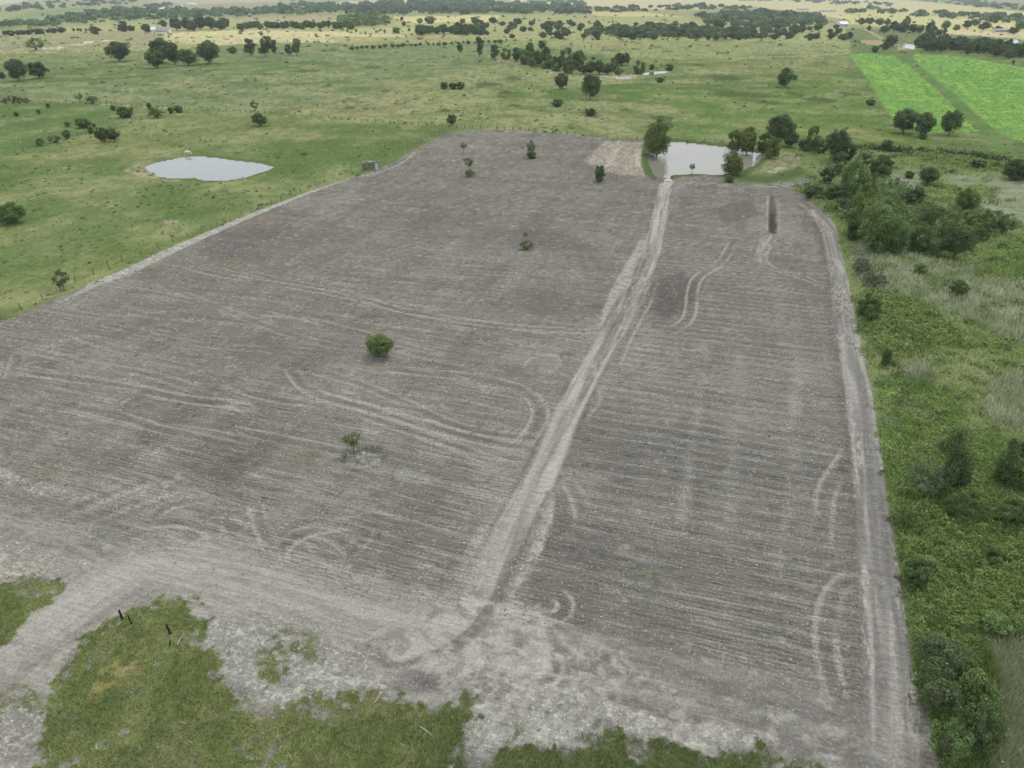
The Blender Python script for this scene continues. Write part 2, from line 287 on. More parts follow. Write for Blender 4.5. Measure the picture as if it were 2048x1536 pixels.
PAINT = [  # pasture, far fields : outline, colour, soft px, wobble px, strength
 ([(-900, 85), (0, 85), (420, 66), (700, 70), (1000, 82), (1030, 118), (860, 152), (620, 210), (560, 227), (370, 218), (0, 206), (-900, 220)], (128, 138, 98), 6, 8, 1),
 ([(-900, 150), (0, 140), (300, 128), (600, 118), (700, 130), (400, 150), (100, 165), (-900, 200)], (108, 124, 80), 12, 16, .8),
 ([(-900, 108), (0, 106), (200, 96), (330, 84), (330, 100), (100, 125), (0, 132), (-900, 150)], (134, 142, 96), 5, 6, .8),
 ([(0, 180), (300, 170), (560, 165), (700, 185), (560, 212), (300, 205), (0, 196)], (132, 138, 104), 14, 14, .5),
 ([(620, 210), (860, 152), (1000, 128), (1100, 140), (1300, 150), (1400, 150), (1400, 250), (1290, 280), (1100, 266), (910, 254), (740, 243), (560, 227)], (146, 148, 104), 5, 10, 1),
 ([(560, 215), (700, 190), (850, 190), (850, 235), (700, 236), (600, 228)], (158, 150, 114), 8, 12, .6),
 ([(1000, 185), (1120, 178), (1260, 165), (1450, 170), (1500, 205), (1350, 210), (1180, 202), (1030, 196)], (96, 118, 66), 5, 10, .9),
 ([(1260, 160), (1340, 150), (1400, 150), (1330, 165)], (110, 130, 76), 5, 8, .7),
 ([(1250, 180), (1500, 185), (1700, 150), (1760, 200), (1800, 270), (1900, 290), (1790, 300), (1600, 285), (1400, 285), (1290, 280), (1290, 255), (1400, 235)], (114, 134, 76), 10, 16, .95),
 ([(1500, 240), (1620, 235), (1760, 255), (1790, 290), (1600, 275)], (112, 132, 70), 10, 12, .7),
 ([(1690, 240), (1780, 262), (1830, 285), (1740, 290), (1680, 270)], (122, 128, 72), 8, 10, .6),
 ([(1000, 80), (1110, 78), (1300, 78), (1500, 84), (1700, 88), (1700, 110), (1690, 145), (1400, 150), (1330, 135), (1230, 115), (1110, 98), (1010, 96)], (150, 155, 106), 5, 8, 1),
 ([(1300, 118), (1480, 118), (1640, 112), (1700, 112), (1720, 150), (1560, 150), (1400, 140)], (128, 134, 88), 8, 10, .75),
 ([(1240, 122), (1400, 120), (1440, 132), (1300, 132)], (108, 124, 76), 4, 6, .7),
 ([(1330, 126), (1480, 114), (1620, 109), (1700, 106), (1700, 109), (1560, 116), (1420, 125)], (170, 158, 124), 2, 2, .7),
 # around the small lakes and left pasture
 ([(-900, 206), (0, 207), (200, 208), (370, 220), (300, 236), (180, 265), (70, 296), (0, 312), (-900, 400)], (104, 123, 76), 4, 6, 1),
 ([(-600, 420), (0, 326), (130, 288), (260, 252), (380, 222), (470, 224), (640, 240), (760, 262), (600, 285), (420, 290), (280, 320), (120, 330), (0, 345)], (138, 140, 94), 8, 16, .75),
 ([(-200, 335), (100, 316), (250, 318), (200, 350), (60, 378), (-200, 400)], (100, 120, 68), 10, 16, .75),
 ([(640, 265), (780, 255), (890, 262), (860, 285), (760, 320), (640, 330), (560, 350), (480, 395), (430, 380), (540, 340), (600, 300)], (104, 122, 72), 10, 14, .8),
 ([(246, 342), (265, 331), (285, 326), (296, 328), (292, 335), (304, 347), (345, 358), (395, 362), (330, 362), (290, 354)], (176, 162, 134), 3, 4, .95),
 ([(-300, 430), (0, 460), (90, 455), (60, 480), (0, 500), (-300, 520)], (150, 150, 102), 12, 10, .6),
 ([(100, 385), (180, 375), (220, 395), (150, 405)], (148, 144, 108), 8, 8, .6),
 ([(240, 425), (330, 420), (330, 435), (250, 442)], (150, 146, 110), 6, 6, .5),
 ([(326, 440), (358, 440), (352, 449), (330, 449)], (165, 150, 128), 2, 2, .8),
 ([(-100, 560), (120, 530), (250, 480), (330, 465), (420, 440), (330, 500), (100, 600), (-100, 690)], (136, 142, 88), 12, 14, .5),
 ([(1560, 303), (1600, 308), (1614, 322), (1582, 337), (1540, 350), (1505, 346), (1535, 325)], (160, 150, 122), 5, 6, .85),
 ([(1535, 343), (1560, 333), (1575, 335), (1550, 346)], (205, 196, 175), 2, 2, .8),
 ([(1575, 315), (1602, 314), (1600, 318), (1580, 319)], (205, 196, 175), 2, 2, .8),
 # far fields: dry yellow grass, with their sunlit brightness put into the colour
 ([(-900, 66), (0, 62), (150, 53), (300, 46), (480, 38), (700, 31), (860, 34), (1000, 30), (1330, 28), (1420, 42), (1700, 50), (1700, 88), (1400, 80), (1000, 80), (700, 70), (330, 100), (0, 108), (-900, 130)], (166, 166, 116), 1.5, 2, 1),
 ([(-900, 75), (0, 70), (330, 61), (330, 96), (0, 106), (-900, 125)], (160, 154, 118), 2, 3, .9),
 ([(330, 66), (480, 60), (700, 64), (840, 72), (700, 86), (560, 86), (430, 90), (330, 84)], (206, 194, 146), 3, 4, 1),
 ([(640, 75), (840, 72), (1000, 78), (900, 86), (700, 90)], (168, 162, 114), 3, 3, .8),
 ([(470, 38), (560, 33), (690, 31), (650, 40), (560, 50), (480, 48)], (172, 160, 126), 1, 1, 1),
 ([(780, 33), (1000, 30), (990, 44), (820, 46)], (208, 196, 140), 1, 2, .9),
 ([(690, 58), (830, 56), (840, 68), (700, 70)], (186, 182, 126), 1, 2, .8),
 ([(1150, 22), (1290, 24), (1370, 34), (1200, 32)], (206, 194, 140), 1, 1, .9),
 ([(1040, 84), (1200, 80), (1340, 84), (1300, 92), (1120, 92)], (170, 162, 116), 3, 3, .6),
 ([(-900, 62), (0, 40), (60, 24), (180, 13), (185, 30), (60, 40), (0, 46)], (140, 152, 108), .8, 1, 1),
 ([(-900, 16), (0, 10), (60, 2), (0, -6), (-900, -6)], (196, 190, 160), .6, 1, 1),
 ([(300, 4), (350, -8), (560, -9), (560, 4), (450, 6), (430, 9), (340, 8)], (186, 172, 144), .6, 1, 1),
 ([(560, 6), (700, 4), (700, 16), (570, 14)], (160, 168, 120), .6, 1, 1),
 ([(680, 3), (820, -2), (960, -3), (820, 5), (740, 8), (680, 10)], (206, 194, 152), .6, 1, 1),
 ([(1020, -4), (1700, -9), (1900, 8), (2048, 24), (2600, 50), (2600, 90), (2048, 62), (1700, 40), (1500, 12), (1360, 22), (1160, 12), (1020, 8)], (206, 196, 144), .8, 1, 1),
 ([(1700, 28), (1830, 38), (2048, 58), (2600, 100), (2600, 140), (2048, 80), (1850, 62), (1700, 48)], (196, 192, 132), 1, 2, 1),
 ([(1840, 54), (2048, 66), (2600, 96), (2600, 112), (2048, 77), (1860, 66)], (212, 196, 158), 1, 1, .9),
 ([(1690, 57), (1760, 58), (1850, 66), (1900, 74), (1840, 87), (1700, 84)], (122, 132, 88), 1.5, 2, 1),
 ([(1716, 82), (1765, 80), (1768, 89), (1735, 90)], (186, 164, 136), 1, 1, 1),
 ([(1784, 90), (1830, 86), (1832, 100), (1800, 100)], (186, 168, 140), 1, 1, 1),
 ([(1845, 70), (1890, 74), (1885, 80), (1855, 77)], (190, 166, 140), 1, 1, .9),
 ([(1727, 58), (1733, 58), (1770, 78), (1762, 79)], (180, 170, 136), .5, .4, .9),
 ([(70, 95), (128, 93), (130, 98), (80, 99)], (214, 206, 190), .8, 1, .9),
 ([(140, 89), (180, 82), (190, 85), (160, 90)], (216, 208, 192), .8, 1, .9),
 ([(200, 82), (232, 80), (232, 84), (205, 84)], (214, 208, 192), .8, 1, .9),
 ([(0, 100), (70, 97), (90, 101), (0, 106)], (180, 158, 130), 1.5, 2, .7),
 ([(1200, 155), (1222, 150), (1244, 156), (1262, 158), (1280, 156), (1250, 160)], (196, 176, 160), 1, 1.5, .8),
 ([(1222, 154), (1255, 148), (1282, 152), (1260, 158), (1230, 158)], (206, 190, 174), 1, 1.5, .9),
 ([(1098, 140), (1112, 138), (1112, 146), (1100, 148)], (196, 182, 160), 1, 1, .7),
 ([(980, 118), (1050, 122), (1100, 130), (1100, 136), (1000, 130)], (160, 146, 118), 2, 3, .7),
]
LANES = [([(680, 96), (780, 92), (900, 88), (1000, 84), (1060, 80), (1150, 77)], .9, (176, 170, 130)),
         ([(600, 98), (640, 108), (720, 112)], .8, (170, 164, 126)),
         ([(200, 208), (290, 213), (370, 218)], .5, (180, 172, 140)), ([(560, 231), (640, 238), (740, 246)], .4, (170, 165, 130)),
         ([(1130, 80), (1330, 100), (1500, 90)], .3, (150, 146, 112))]
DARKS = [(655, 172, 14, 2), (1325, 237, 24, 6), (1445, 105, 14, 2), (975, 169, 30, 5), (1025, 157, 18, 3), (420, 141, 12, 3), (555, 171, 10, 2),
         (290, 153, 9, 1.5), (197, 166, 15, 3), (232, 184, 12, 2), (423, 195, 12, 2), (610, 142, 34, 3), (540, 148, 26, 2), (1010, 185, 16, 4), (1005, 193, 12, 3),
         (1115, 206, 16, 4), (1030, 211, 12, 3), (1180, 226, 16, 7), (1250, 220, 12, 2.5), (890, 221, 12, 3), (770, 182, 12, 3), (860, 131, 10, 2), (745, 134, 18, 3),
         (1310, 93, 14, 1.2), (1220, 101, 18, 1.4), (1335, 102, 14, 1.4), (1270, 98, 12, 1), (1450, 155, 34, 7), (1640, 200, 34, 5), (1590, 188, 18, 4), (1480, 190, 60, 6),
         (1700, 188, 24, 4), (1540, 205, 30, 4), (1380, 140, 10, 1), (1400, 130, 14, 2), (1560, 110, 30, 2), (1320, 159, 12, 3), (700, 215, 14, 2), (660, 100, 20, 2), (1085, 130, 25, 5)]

def paint(X, Y, full=True):
    f = Fld(X, Y); m = f.m
    n1 = fbm(X * .33, Y * .33, 11, 3); n2 = fbm(X * .07, Y * .07, 12, 4); n3 = fbm(X * 1.4, Y * 1.4, 13, 2); n4 = fbm(X * .018, Y * .018, 14, 3)
    C = np.empty((len(X), 3)); C[:] = A(114, 129, 82)
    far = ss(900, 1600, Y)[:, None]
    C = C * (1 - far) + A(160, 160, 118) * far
    def mix(mask, col, k=1.0):
        nonlocal C
        w = (mask * k)[:, None]; C = C * (1 - w) + np.asarray(col) * w
    for px, c, so, wo_, st in PAINT: mix(f.poly(px, so, wo_), A(*c), st)
    # pasture blotches (dry and lush grass) that follow the ground
    near = ss(1500, 500, Y)
    mix(ss(.50, .72, n2 * .6 + n1 * .4) * near, A(156, 154, 112), .65)
    mix(ss(.50, .30, n2 * .55 + n1 * .45) * near, A(82, 106, 56), .65)
    mix(ss(.54, .66, n1) * near, A(84, 104, 58), .5); mix(ss(.46, .34, n1) * ss(.5, .6, n2) * near, A(158, 156, 112), .5)
    mix(ss(.6, .8, n3) * near * ss(400, 250, Y), A(150, 148, 100), .3)
    mix(ss(.62, .75, fbm(X * .5, Y * .25, 44, 2)) * ss(120, 300, Y) * near, A(92, 104, 66), .45)
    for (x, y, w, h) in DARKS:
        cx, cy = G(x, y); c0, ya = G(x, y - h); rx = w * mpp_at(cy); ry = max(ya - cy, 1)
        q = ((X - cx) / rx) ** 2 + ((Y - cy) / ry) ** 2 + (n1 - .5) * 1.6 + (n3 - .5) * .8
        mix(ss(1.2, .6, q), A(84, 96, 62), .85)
    for px, hw, c in LANES: mix(f.line(px, hw, .5)[0], A(*c), .75)
    # green crop
    crop = np.maximum(f.poly(CROP1, 2, 3), f.poly(CROP2, 2, 3))
    mix(crop, A(134, 162, 90))
    cd = fbm((X * .6 - Y * .2) * .4, (X * .2 + Y * .9) * .35, 61, 3)
    gx0, gy0 = G(1800, 112); gx1, gy1 = G(2010, 300); gl_ = math.hypot(gx1 - gx0, gy1 - gy0); ex, ey = (gx1 - gx0) / gl_, (gy1 - gy0) / gl_
    ru = X * ex + Y * ey; rv = -X * ey + Y * ex; rw = fbm(ru * .02, rv * .35, 65, 3)
    mix(crop * ss(.42, .28, rw), A(104, 140, 78), .7); mix(crop * ss(.6, .72, rw), A(150, 186, 94), .5); mix(crop * ss(.62, .74, fbm(X * .03, Y * .03, 66, 3)), A(116, 148, 88), .6)
    mix(crop * ss(.52, .3, cd), A(106, 150, 74), .7); mix(crop * ss(.55, .72, cd), A(148, 186, 88), .8)
    mix(crop * ss(250, 330, Y) * ss(.4, .6, n2), A(116, 156, 86), .6)
    gap = f.line([(1800, 112), (1845, 142), (1885, 176), (1925, 212), (1975, 262), (2010, 300)], 3.0, 2.5)[0] * (1 - crop)
    mix(gap, A(98, 132, 72), .6)
    # scrub land on the right
    scrub = f.poly(SCRUB, 2, 2)
    mix(scrub, A(118, 132, 82))
    mix(scrub * ss(.45, .65, n2), A(142, 146, 108), .6)
    dry = np.zeros(len(X)); lush = dry.copy(); bram = dry.copy()
    for p in DRYS: dry = np.maximum(dry, f.poly(p, 14, 22))
    for p in LUSH: lush = np.maximum(lush, f.poly(p, 8, 14))
    for p in BRAM: bram = np.maximum(bram, f.poly(p, 6, 14))
    dry *= scrub; lush *= scrub; bram *= scrub
    mix(dry, A(140, 144, 118), .85); mix(dry * ss(.45, .7, n1), A(158, 160, 138), .7); mix(dry * ss(.55, .7, fbm(X * .2, Y * .2, 47, 3)), A(112, 128, 78), .7)
    mix(lush, A(104, 124, 70), .9); mix(lush * ss(.5, .7, n1), A(120, 142, 78), .6); mix((lush + bram) * ss(.52, .66, fbm(X * .16, Y * .16, 48, 3)), A(128, 134, 92), .55)
    mix(bram, A(98, 112, 64), .95); mix(bram * ss(.5, .7, n3), A(120, 132, 78), .6)
    low = scrub * ss(95, 55, Y) * (1 - dry)
    mix(low, A(92, 112, 60), .5)
    # the bare field
    fieldm = f.poly(FIELD, 1.5, 3.0)
    fd = fieldm.copy()
    u = -.957 * X + .291 * Y; v = .291 * X + .957 * Y
    soil = np.empty_like(C); soil[:] = A(143, 137, 126)
    def smix(mask, c, k=1.0):
        nonlocal soil
        w = (mask * k)[:, None]; soil = soil * (1 - w) + A(*c) * w
    big = fbm(u * .03, v * .05, 21, 4)
    smix(ss(.48, .7, big), (140, 134, 126), .6); smix(ss(.5, .3, big), (120, 117, 112), .6)
    st1 = fbm(u * .10, v * 1.9, 22, 3); st2 = fbm(u * .045, v * .8, 23, 3); st3 = fbm(u * .22, v * 3.0, 24, 2)
    smix(ss(.58, .74, st1) * ss(.35, .65, big), (168, 165, 157), .5); smix(ss(.57, .72, st2) * ss(.55, .4, big), (150, 147, 140), .2)
    smix(ss(.42, .25, st1), (112, 109, 104), .45); smix(ss(.66, .84, st3) * ss(.45, .6, st1), (176, 173, 165), .6)
    smix(ss(.36, .2, st3), (108, 105, 100), .3)
    smix(ss(.6, .75, fbm(X * .12, Y * .12, 25, 3)), (134, 124, 112), .5)
    u2 = -.918 * X + .397 * Y; v2 = .397 * X + .918 * Y
    sa = fbm(u2 * .035, v2 * 1.5, 35, 3); sb = fbm(u2 * .10, v2 * 2.6, 36, 3); zone = ss(.42, .6, fbm(X * .025, Y * .02, 37, 3)) * f.poly([(-300, 560), (400, 520), (900, 700), (1120, 860), (1000, 1150), (400, 1120), (-300, 1100)], 60, 40)
    smix(zone * ss(.58, .7, sa), (168, 164, 157), .55); smix(zone * ss(.6, .74, sb), (172, 168, 160), .5)
    w3 = fbm(v * .03, u * .25, 38, 3); smix(ss(.6, .78, w3) * (.3 + .7 * n1), (160, 156, 149), .35); smix(ss(.4, .25, w3), (122, 118, 112), .35)
    smix(ss(.60, .74, fbm(X * .06, Y * .06, 39, 4)) * (.4 + .6 * st3), (164, 160, 152), .45)
    smix(ss(.66, .78, n3 * .5 + n1 * .5), (176, 173, 166), .5); smix(ss(.36, .24, n3 * .5 + n1 * .5), (110, 106, 101), .45)
    # regular passes of the disc on the right-hand part
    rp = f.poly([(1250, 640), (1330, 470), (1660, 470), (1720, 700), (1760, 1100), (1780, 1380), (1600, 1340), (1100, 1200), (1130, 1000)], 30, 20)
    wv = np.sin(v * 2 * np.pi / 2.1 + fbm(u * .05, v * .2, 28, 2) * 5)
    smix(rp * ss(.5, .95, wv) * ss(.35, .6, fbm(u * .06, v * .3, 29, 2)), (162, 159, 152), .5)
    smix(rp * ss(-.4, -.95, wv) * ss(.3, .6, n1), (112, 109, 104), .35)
    smooth = np.maximum(f.poly([(300, 1100), (430, 1080), (700, 1190), (960, 1215), (1100, 1245), (1280, 1290), (1500, 1335), (1740, 1420), (1790, 1470), (1790, 1700), (0, 1700), (-200, 1500), (-200, 1100), (0, 1040)], 20, 20), 0)
    sm = fbm(u * .05, v * .4, 31, 3)
    smix(smooth, (146, 142, 135), .75); smix(smooth * ss(.5, .7, sm), (168, 163, 155), .7); smix(smooth * ss(.47, .3, sm), (122, 118, 112), .7)
    s3_ = fbm(u * .12 + n1 * 2, v * 1.1 + n1 * 3, 32, 3); smix(smooth * ss(.56, .7, s3_), (172, 168, 160), .55); smix(smooth * ss(.42, .28, s3_), (116, 112, 106), .5)
    smix(smooth * ss(.58, .7, n3 * .5 + fbm(X * .9, Y * .9, 34, 2) * .5), (178, 174, 165), .5)
    rim = f.poly([(110, 612), (180, 566), (245, 536), (330, 496), (470, 437), (600, 386), (700, 352), (706, 354), (606, 392), (477, 446), (350, 505), (265, 546), (185, 576)], 2, 5)
    smix(rim, (178, 174, 165), .85); smix(rim * ss(.5, .7, n3), (200, 196, 186), .8)
    l1 = f.line([(725, 352), (760, 344), (800, 330), (830, 305)], .35, .3)[0]; smix(l1, (196, 190, 178), .7)
    l2 = f.line([(975, 261), (1100, 267), (1200, 277)], .8, .6)[0]; smix(l2 * ss(.4, .55, n1), (176, 170, 160), .8)
    for px, c, so, wo_, s_ in DARKP: smix(f.poly(px, so, wo_), c, s_)
    rub = np.zeros(len(X))
    for px, c, so, wo_, s_ in CHALK:
        q = f.poly(px, so, wo_) * fieldm
        q = q * (.45 + .55 * ss(.35, .6, n3 * .6 + n1 * .4))
        smix(q, c, s_); rub = np.maximum(rub, q * (s_ > .62))
    smix(rub * ss(.56, .72, fbm(X * 2.3, Y * 2.3, 33, 2)), (206, 202, 190), .75)
    for px, g, hw, s_ in TYRES:
        hw = hw * .75
        if g > 0:
            M, O, S = f.line(px, g + hw * 3, .5, endfade=True)
            q = np.maximum(ss(hw + .2, hw * .4, np.abs(O - g)), ss(hw + .2, hw * .4, np.abs(O + g))) * M
            br = .2 + .8 * ss(.3, .6, vn(S * .22, O * .8, 41)) 
            smix(q * br, (180, 176, 167), min(1, s_ * 1.25))
            smix(ss(.5, .2, np.abs(O)) * M * br, (112, 107, 100), s_ * .6); smix(ss(.3, .1, np.abs(np.abs(O) - g - hw - .25)) * M * br, (116, 110, 103), s_ * .5)
        else:
            M, O, S = f.line(px, hw, .25, endfade=True); smix(M * (.4 + .6 * vn(S * .5, O, 42)), (182, 177, 168), min(1, s_ * 1.4))
    def road(px, hw, c0, c1, c2, seed, k=.95, wob=.5, so=.35):
        M, O, S = f.line(px, hw, so, wob=wob); M = M * ss(0, 14, S + 2)
        cq = .45 if so > 1 else 1.0
        a = fbm(S * .09, O * 2.2, seed, 3); b = fbm(S * .03, O * .6, seed + 3, 3)
        smix(M, c0, k); smix(M * ss(.5, .7, a), c1, .8 * cq); smix(M * ss(.48, .3, a), c2, .6 * cq); smix(M * ss(.52, .7, b), c1, .5); smix(M * ss(.46, .3, b), c2, .65); smix(M * ss(.62, .75, n3), c1, .25)
        e = ss(.7, .1, np.abs(np.abs(O) - hw - .1)) * ss(0, 30, S); smix(e * ss(.3, .7, vn(S * .15, O, seed)), (112, 107, 101), .45 if so < 1 else 0)
        return M, O, S
    e0 = road(ENTRY, 4.2, (160, 155, 147), (180, 175, 166), (138, 133, 126), 51, .85, 2.5, 2.0)
    e0b = road([(290, 1125), (250, 1090), (200, 1080), (60, 1050), (-80, 1020)], 4.0, (146, 142, 135), (162, 158, 150), (128, 123, 117), 57, .55, 2.5, 2.2)
    t0 = road(TRACK, 1.9, (160, 155, 147), (184, 178, 169), (128, 122, 115), 53, .97, .25)
    r0 = road(RTRACK, 1.95, (150, 146, 141), (174, 169, 160), (130, 126, 121), 55)
    smix(r0[0] * ss(.45, .6, fbm(r0[2] * .12, r0[1] * .5, 76, 2)) * ss(.58, .72, vn(r0[2] * 1.3, r0[1] * 5.0, 77)), (196, 189, 174), .6)
    smix(t0[0] * ss(.45, .6, fbm(t0[2] * .1, t0[1] * .5, 78, 2)) * ss(.55, .7, vn(t0[2] * .7, t0[1] * 6.0, 79)), (190, 181, 168), .55)
    berm = ss(1.0, .2, np.abs(r0[1] + 2.6)) * (np.abs(r0[1]) < 90)
    smix(berm * ss(.35, .6, n3) * 1.0, (122, 114, 106), .5)
    e1 = road([(1060, 990), (1020, 1070), (985, 1140), (950, 1205), (890, 1270), (800, 1300)], 3.0, (160, 155, 147), (184, 179, 169), (128, 122, 115), 59, .7, 1.5, 1.2)
    sw = fbm(X * 1.0 + 3.5 * fbm(X * .3, Y * .3, 82, 2), Y * 1.0 + 3.5 * fbm(X * .3, Y * .3, 83, 2), 84, 4)
    jn = f.poly([(860, 1215), (960, 1170), (1010, 1195), (1120, 1250), (1300, 1330), (1200, 1400), (1000, 1400), (840, 1360), (760, 1290)], 25, 40)
    smix(jn * ss(.54, .62, sw), (186, 181, 172), .45); smix(jn * ss(.46, .38, sw), (122, 117, 110), .4)
    mu = A(136, 132, 126); soil = np.clip(mu + (soil - mu) * 1.2, .02, .9) * np.array([.965, .965, .955])
    # grass in front
    gl = f.poly(GL1, 38, 60); g2 = f.poly(GL2, 22, 40)
    gl = np.maximum(gl, 0)
    for gi, p in enumerate(GLB): gl = np.maximum(gl, f.poly(p, 24, 40) * (.62 if gi == 0 else 1))
    scat = f.poly([(-100, 1400), (60, 1360), (140, 1320), (100, 1540), (-100, 1640)], 20, 20) * ss(.55, .68, n1 * .5 + n3 * .5)
    scat2 = f.poly([(560, 1255), (640, 1270), (640, 1320), (520, 1340), (500, 1310)], 20, 20) * ss(.45, .62, n3 * .6 + n1 * .4)
    scat3 = f.poly([(1000, 1450), (1400, 1480), (1640, 1520), (1640, 1640), (950, 1640)], 10, 20) * ss(.52, .64, n3 * .5 + n1 * .5)
    gl = np.maximum.reduce([gl, g2]); gl = ss(.34, .66, gl + (fbm(X * 1.3, Y * 1.3, 15, 4) - .5) * 1.5 * np.sqrt(np.clip(gl * (1 - gl) * 4, 0, 1)))
    gl = np.maximum.reduce([gl, scat, scat2 * .8, scat3 * .8])
    gl = gl * (1 - .7 * ss(.62, .74, n3 * .5 + n1 * .5))
    arc = f.line([(500, 1350), (505, 1385), (540, 1405), (590, 1395), (620, 1365)], .5, .5)[0]
    gl = gl * (1 - arc * .8)
    gcol = np.empty_like(C); gcol[:] = A(108, 118, 74)
    w = ss(.42, .65, n1)[:, None]; gcol = gcol * (1 - w * .6) + A(126, 136, 86) * w * .6
    w = (ss(.5, .64, fbm(X * .5, Y * .5, 16, 3)))[:, None]; gcol = gcol * (1 - w * .5) + A(136, 134, 98) * w * .5
    w = ss(.55, .75, n3)[:, None]; gcol = gcol * (1 - w * .5) + A(88, 104, 58) * w * .5
    w = (f.poly([(180, 1400), (200, 1340), (290, 1290), (300, 1310), (240, 1370), (190, 1400)], 16, 20) * ss(.35, .6, n3))[:, None]; gcol = gcol * (1 - w * .7) + A(166, 156, 104) * w * .7
    w = (f.poly([(900, 1400), (1640, 1450), (1700, 1640), (800, 1640)], 60, 30))[:, None]; gcol = gcol * (1 - w * .6) + A(82, 94, 60) * w * .6
    soil = soil * (1 - gl[:, None]) + gcol * gl[:, None]
    # green fringe on the two lakes
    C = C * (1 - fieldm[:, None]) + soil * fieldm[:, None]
    # sparse weeds in the field
    wd = fieldm * ss(.73, .8, fbm(X * .25, Y * .25, 71, 2)) * ss(.55, .7, n3)
    C = C * (1 - .5 * wd[:, None]) + A(96, 108, 70) * .5 * wd[:, None]
    p1 = f.poly(POND1, 3.0, 1.6); p1o = f.poly([(280, 333), (300, 323), (345, 313), (400, 306), (480, 316), (560, 326), (575, 334), (540, 345), (490, 359), (440, 366), (400, 364), (340, 360), (300, 353)], 3, 3)
    p2 = f.poly(POND2, 2.6, 1.8); p2o = f.poly([(1284, 290), (1300, 280), (1350, 278), (1450, 286), (1540, 302), (1545, 320), (1600, 330), (1610, 345), (1580, 358), (1530, 366), (1470, 358), (1420, 350), (1400, 351), (1340, 355), (1306, 360), (1288, 345)], 3, 4)
    mix(p1o * ss(.25, .4, n1 + .0 * X) * np.where(X < G(330, 345)[0], .12, 1), A(96, 116, 66), .85)
    bare2 = f.poly([(1555, 300), (1616, 320), (1590, 338), (1540, 354), (1490, 352), (1520, 330)], 4, 8)
    mix(p2o * (1 - bare2) * (1 - f.poly([(1316, 352), (1345, 352), (1345, 364), (1312, 364)], 1.5, 2)), A(88, 100, 66), .8)
    mix(np.maximum(p1, p2), A(122, 112, 96))
    q3 = f.poly(QUARRY, .4, .6); q4 = f.poly(POND3, .4, .5)
    mix(np.maximum(q3, q4), A(150, 140, 124))
    # bright variation
    C = C * (0.9 + .2 * fbm(X * 4.1, Y * 4.1, 81, 2))[:, None]
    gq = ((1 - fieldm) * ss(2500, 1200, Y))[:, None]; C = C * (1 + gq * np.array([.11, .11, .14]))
    # ---- relief
    Z = (n1 - .5) * .12 + (n3 - .5) * .05
    Z = Z * ss(3000, 500, Y)
    Z += fieldm * (1 - smooth * .7) * (st1 - .5) * .22
    Z += rub * (.12 + .3 * (fbm(X * 2.3, Y * 2.3, 33, 2) - .4))
    Z += bram * (.5 + 1.7 * (fbm(X * 1.0, Y * 1.0, 91, 3) - .35)) + lush * .5 * (n3)
    Z += berm * .25 * n3 - t0[0] * .10 - r0[0] * .06
    Z += gl * .08 * n3
    ditch = f.poly([(1540, 395), (1549, 396), (1550, 432), (1554, 450), (1550, 465), (1540, 464), (1537, 450), (1539, 430)], 4, 12)
    Z -= ditch * .6
    pile = ss(1, 0, np.hypot((X - G(722, 922)[0]) / 2.0, (Y - G(722, 922)[1]) / 1.3)); Z += pile * .4
    Z += crop * (.35 + .5 * (cd - .5))
    Z -= p1 * .9 + p2 * 1.0 + q3 * .9 + q4 * .9
    hole = np.maximum.reduce([p1, p2, q3, q4])
    Z = np.where(hole > .02, np.minimum(Z, .05 - hole), Z)
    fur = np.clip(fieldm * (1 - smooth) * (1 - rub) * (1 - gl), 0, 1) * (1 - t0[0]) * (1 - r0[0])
    grs = np.clip(1 - fieldm + gl, 0, 1) * (1 - hole)
    return dict(C=np.clip(C, 0, 1), Z=Z, fur=fur, grs=grs, rub=rub, field=fieldm, gl=gl, crop=crop, scrub=scrub, dry=dry, lush=lush, bram=bram,
                trk=t0[0], rtrk=r0[0], ent=np.maximum(e0[0], e0b[0]) * fieldm, hole=hole, wv=fbm(X * .03, Y * .03, 63, 2))

